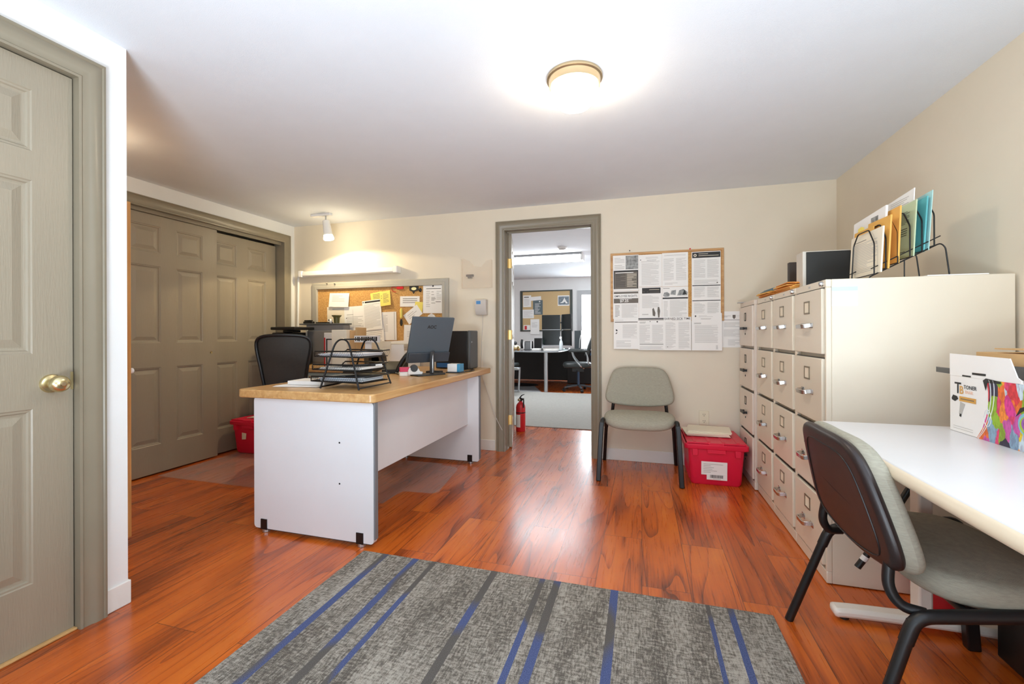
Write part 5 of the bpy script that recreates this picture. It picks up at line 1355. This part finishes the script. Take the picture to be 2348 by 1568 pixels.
# office task chair by the desk
def task_chair(label, loc, rz):
    t = thing('task_chair', label, 'office chair', loc, rz, local=True)
    part('seat', MB().cushion(rr(.56,.54,.12,6),.095,.04,0,Matrix.Translation((0,0,.45)),crown=.01), M_leather, t)
    ol2 = [(a,b-.85) for a,b in ol]
    part('backrest', MB().cushion([(a*1.05,b*1.35+.12) for a,b in ol2],.08,.035,0,None,lambda x,y,z:(x,.20+.36*(y+.2)-z*.9+.3*x*x,.86+y)), M_leather, t)
    part('back_shell', MB().cushion([(a*1.0,b*1.3+.12) for a,b in ol2],.02,.015,0,None,lambda x,y,z:(x,.225+.36*(y+.2)+z+.3*x*x,.86+y)), M_bluep, t)
    for s in (-1,1):
        a_ = part('armrest', MB().cushion(rr(.07,.36,.034,5),.04,.015,0,Matrix.Translation((s*.30,.02,.75))), M_leather, t)
        part('arm_support', MB().tube(bez([(s*.30,-.10,.755),(s*.31,-.06,.64),(s*.29,.05,.50),(s*.20,.12,.44)],6),.013,8).tube(bez([(s*.30,.15,.755),(s*.305,.19,.64),(s*.26,.20,.52)],6),.013,8), M_silver, a_)
    part('mechanism', MB().box(-.10,.10,-.10,.12,.37,.449).cyl((.10,.0,.39),(.26,-.02,.385),.006,8), M_black, t, bev=.004)
    part('gas_lift', MB().cyl((0,.02,.09),(0,.02,.37),.026,14), mat('steel_blue_lift',(64,84,110),.35,metal=.5,var=.03), t)
    for i in range(5):
        a = 2*math.pi*i/5+.2; dx, dy = math.cos(a), math.sin(a)
        sp_ = part('spoke', MB().tube([(dx*.03,.02+dy*.03,.105),(dx*.30,.02+dy*.30,.078)],.022,8,r1=.015), M_slate, t)
        part('caster', MB().lathe([(.0,-.024),(.027,-.024),(.030,-.014),(.030,.014),(.027,.024),(0,.024)],14,0,FM((dx*.31,.02+dy*.31,.0305),(dx,dy,0),(0,0,1))).cyl((dx*.31,.02+dy*.31,.03),(dx*.31,.02+dy*.31,.08),.009,8), M_black, sp_)
    return t
task_chair('black leather task chair with armrests at the right of the office desk', (-1.17,8.36,0), R(-82))
t = thing('side_chair', 'grey side chair with a silver leg just past the open office door', 'chair', (-2.38,7.62,0))
part('seat', MB().cushion(rr(.46,.44,.09,6),.07,.03,0,Matrix.Translation((-2.38,7.62,.49))), M_leather, t)
part('armrest', MB().cushion(rr(.32,.09,.04,5),.045,.018,0,Matrix.Translation((-2.20,7.40,.455))), M_silver, t)
for x, y in ((-2.16,7.42),(-2.60,7.42),(-2.16,7.82),(-2.60,7.82)):
    part('leg', MB().cyl((x-.02,y,.0105),(x,y,.47),.018,10), M_silver, t)
part('backrest', MB().cushion(rr(.44,.30,.10,6),.05,.02,0,FM((-2.64,7.62,.85),(0,1,0),(0,0,1))), M_leather, t)
part('back_post', MB().cyl((-2.62,7.62,.50),(-2.64,7.62,.75),.02,8), M_silver, t)

# cork board on the far wall and its papers
FB = YF-.002
t = thing('corkboard', 'dark framed corkboard on the far wall of the office', 'corkboard', (-2.2,YF,1.15))
CX0, CX1, CZ0, CZ1 = -2.905,-1.595,1.150,2.160
part('cork_panel', MB().box(CX0+.02,CX1-.02,YF-.012,YF-.001,CZ0+.02,CZ1-.02), mat('pale_cork',(206,178,132),.9,var=.06,vscale=80), t)
M_fdark = mat('dark_board_frame',(58,64,58),.5,var=.03)
part('frame', MB().box(CX0,CX0+.062,YF-.025,YF-.001,CZ0,CZ1).box(CX1-.062,CX1,YF-.025,YF-.001,CZ0,CZ1).box(CX0+.062,CX1-.062,YF-.025,YF-.001,CZ0,CZ0+.03).box(CX0+.062,CX1-.062,YF-.025,YF-.001,CZ1-.03,CZ1), M_fdark, t, bev=.003)
M_sl = [M_paper, M_ink, M_grey, M_mid, M_photo, M_bphoto, M_cream, mat('slate_poster',(92,106,110),.6,var=.03), M_redp]
def onote(label, x, z, w, h, items=(), rot=0.0, depth=0.0, base=0, y=YF-.0135):
    return sheet('office_notice', label, 'notice', x, z, w, h, items, rot, depth, y=y, mats=M_sl, base=base, thick=.001)
onote('white letter with dark heading, upper left on the far office board', -2.830,1.755,.205,.29,[B_(.12,.80,.72,.88,3),L_(.12,.1,.8,.74,8,2)])
onote('white strip tilted slightly at the top of the far office board', -2.640,1.915,.270,.095,[],rot=.06,depth=.002)
onote('slate poster with white lines on the far office board', -2.575,1.560,.245,.36,[('disc',.68,.90,.018,0),L_(.2,.05,.8,.80,7,0)],base=7,depth=.001)
onote('wide white sheet on the left edge of the far office board', -2.845,1.475,.290,.215,[L_(.1,.1,.9,.9,8,2)],depth=.002)
onote('white sheet hanging below the far office board edge', -2.640,1.075,.225,.375,[L_(.15,.45,.8,.8,5,2)],depth=.0118)
onote('white card with a red patch at the foot of the far office board', -2.820,1.180,.17,.125,[('bar',.15,.1,.5,.85,8)],depth=.001)
onote('square grey photograph print with white border at the right of the far office board', -1.955,1.770,.290,.250,[B_(.06,.10,.96,.90,5),('poly',[(.18,.25),(.40,.42),(.58,.80),(.66,.55),(.86,.22),(.70,.20),(.60,.40),(.45,.28)],0)])

# ceiling fixture and smoke detector
t = thing('fluorescent_fixture', 'lit long fluorescent fixture on the office ceiling', 'ceiling light', (-1.75,7.45,H2))
part('housing', MB().box(-3.0,-.95,7.30,7.60,H2-.036,H2-.001), mat('grey_fixture_housing',(150,152,154),.5,var=.02), t, bev=.004)
part('lens', MB().prism([(-.135,0),(-.125,-.05),(-.08,-.085),(.08,-.085),(.125,-.05),(.135,0)],-1.0,1.0,0,FM((-1.97,7.45,H2-.036),(0,-1,0),(0,0,1))), M_fluo, t)
part('end_cap', MB().box(-.968,-.93,7.305,7.595,H2-.125,H2-.001), M_white, t, bev=.012)
t = thing('smoke_detector', 'round white smoke detector on the office ceiling', 'smoke detector', (-1.19,6.85,H2))
part('body', MB().lathe([(.075,0),(.075,-.012),(.060,-.020),(.055,-.034),(.030,-.042),(0,-.042)],28,0,Matrix.Translation((-1.19,6.85,H2))), M_white, t)
part('grille', MB().lathe([(.0575,-.022),(.058,-.026),(.0560,-.031)],28,0,Matrix.Translation((-1.19,6.85,H2))), M_dark, t)

# ------------------------------------------------------------------ light
def area(name, loc, rot, sx, sy, power, col):
    l = bpy.data.lights.new(name, 'AREA'); l.shape = 'RECTANGLE'; l.size = sx; l.size_y = sy; l.energy = power; l.color = col
    o = bpy.data.objects.new(name, l); C.objects.link(o); o.location = loc; o.rotation_euler = rot; return o
area('rear_window_daylight', ((RWX0+RWX1)/2,-2.595,(RWZ0+RWZ1)/2), (R(90),0,0), RWX1-RWX0, RWZ1-RWZ0, P_REAR, (.66,.84,1.0))
area('added_ceiling_fill', (-.2,-.9,.35), (R(180-26),0,R(14)), .8, .8, P_FILL, (.78,.90,1.0)).data.spread = R(140)  # unseen light added behind the camera to brighten the ceiling
area('side_window_daylight', (XR+.004,(SWY0+SWY1)/2,(SWZ0+SWZ1)/2), (0,R(90),0), SWZ1-SWZ0-.1, SWY1-SWY0-.1, P_WIN, (.74,.88,1.0))
area('office_window_daylight', ((FWX0+FWX1)/2,YF+.10,(FWZ0+FWZ1)/2), (R(-90),0,0), FWX1-FWX0, FWZ1-FWZ0, P_FAR, (.88,.95,1.0))
area('office_side_fill', (2.88,7.4,1.45), (0,R(90),0), 1.4, 3.2, P_SIDE, (.90,.95,1.0))  # added fill light before the solid side wall, no window there
l = bpy.data.lights.new('spot_beam', 'SPOT'); l.energy = P_SPOT; l.spot_size = R(156); l.spot_blend = .12; l.shadow_soft_size = .035; l.color = (1.0,.80,.48)
o = bpy.data.objects.new('spot_beam', l); C.objects.link(o); o.location = SPOT_AT; o.rotation_euler = SPOT_AX.to_track_quat('-Z','Y').to_euler()
W = bpy.data.worlds.new('World'); bpy.context.scene.world = W; W.use_nodes = True
W.node_tree.nodes['Background'].inputs[0].default_value = (.85,.92,1,1); W.node_tree.nodes['Background'].inputs[1].default_value = 1.0

# ------------------------------------------------------------------ camera
cam = bpy.data.cameras.new('camera'); cam.sensor_width = 36; cam.lens = 1004.5727/2348*36; cam.shift_y = (765.2016-784)/2348; cam.clip_start = .02
co = bpy.data.objects.new('camera', cam); C.objects.link(co)
co.matrix_world = Matrix.Translation((0,0,1.09)) @ Matrix.Rotation(R(16.4358),4,'Z') @ Matrix.Rotation(R(90),4,'X') @ Matrix.Rotation(R(-.1858),4,'Z')
sc = bpy.context.scene; sc.camera = co
sc.view_settings.view_transform = 'Standard'; sc.view_settings.look = 'None'; sc.view_settings.gamma = 1; sc.view_settings.use_curve_mapping = False
sc.view_settings.exposure = EXPO
bpy.context.scene.cycles.diffuse_bounces = 10; bpy.context.scene.cycles.max_bounces = 14; bpy.context.scene.cycles.transparent_max_bounces = 16; bpy.context.scene.cycles.sample_clamp_indirect = 8
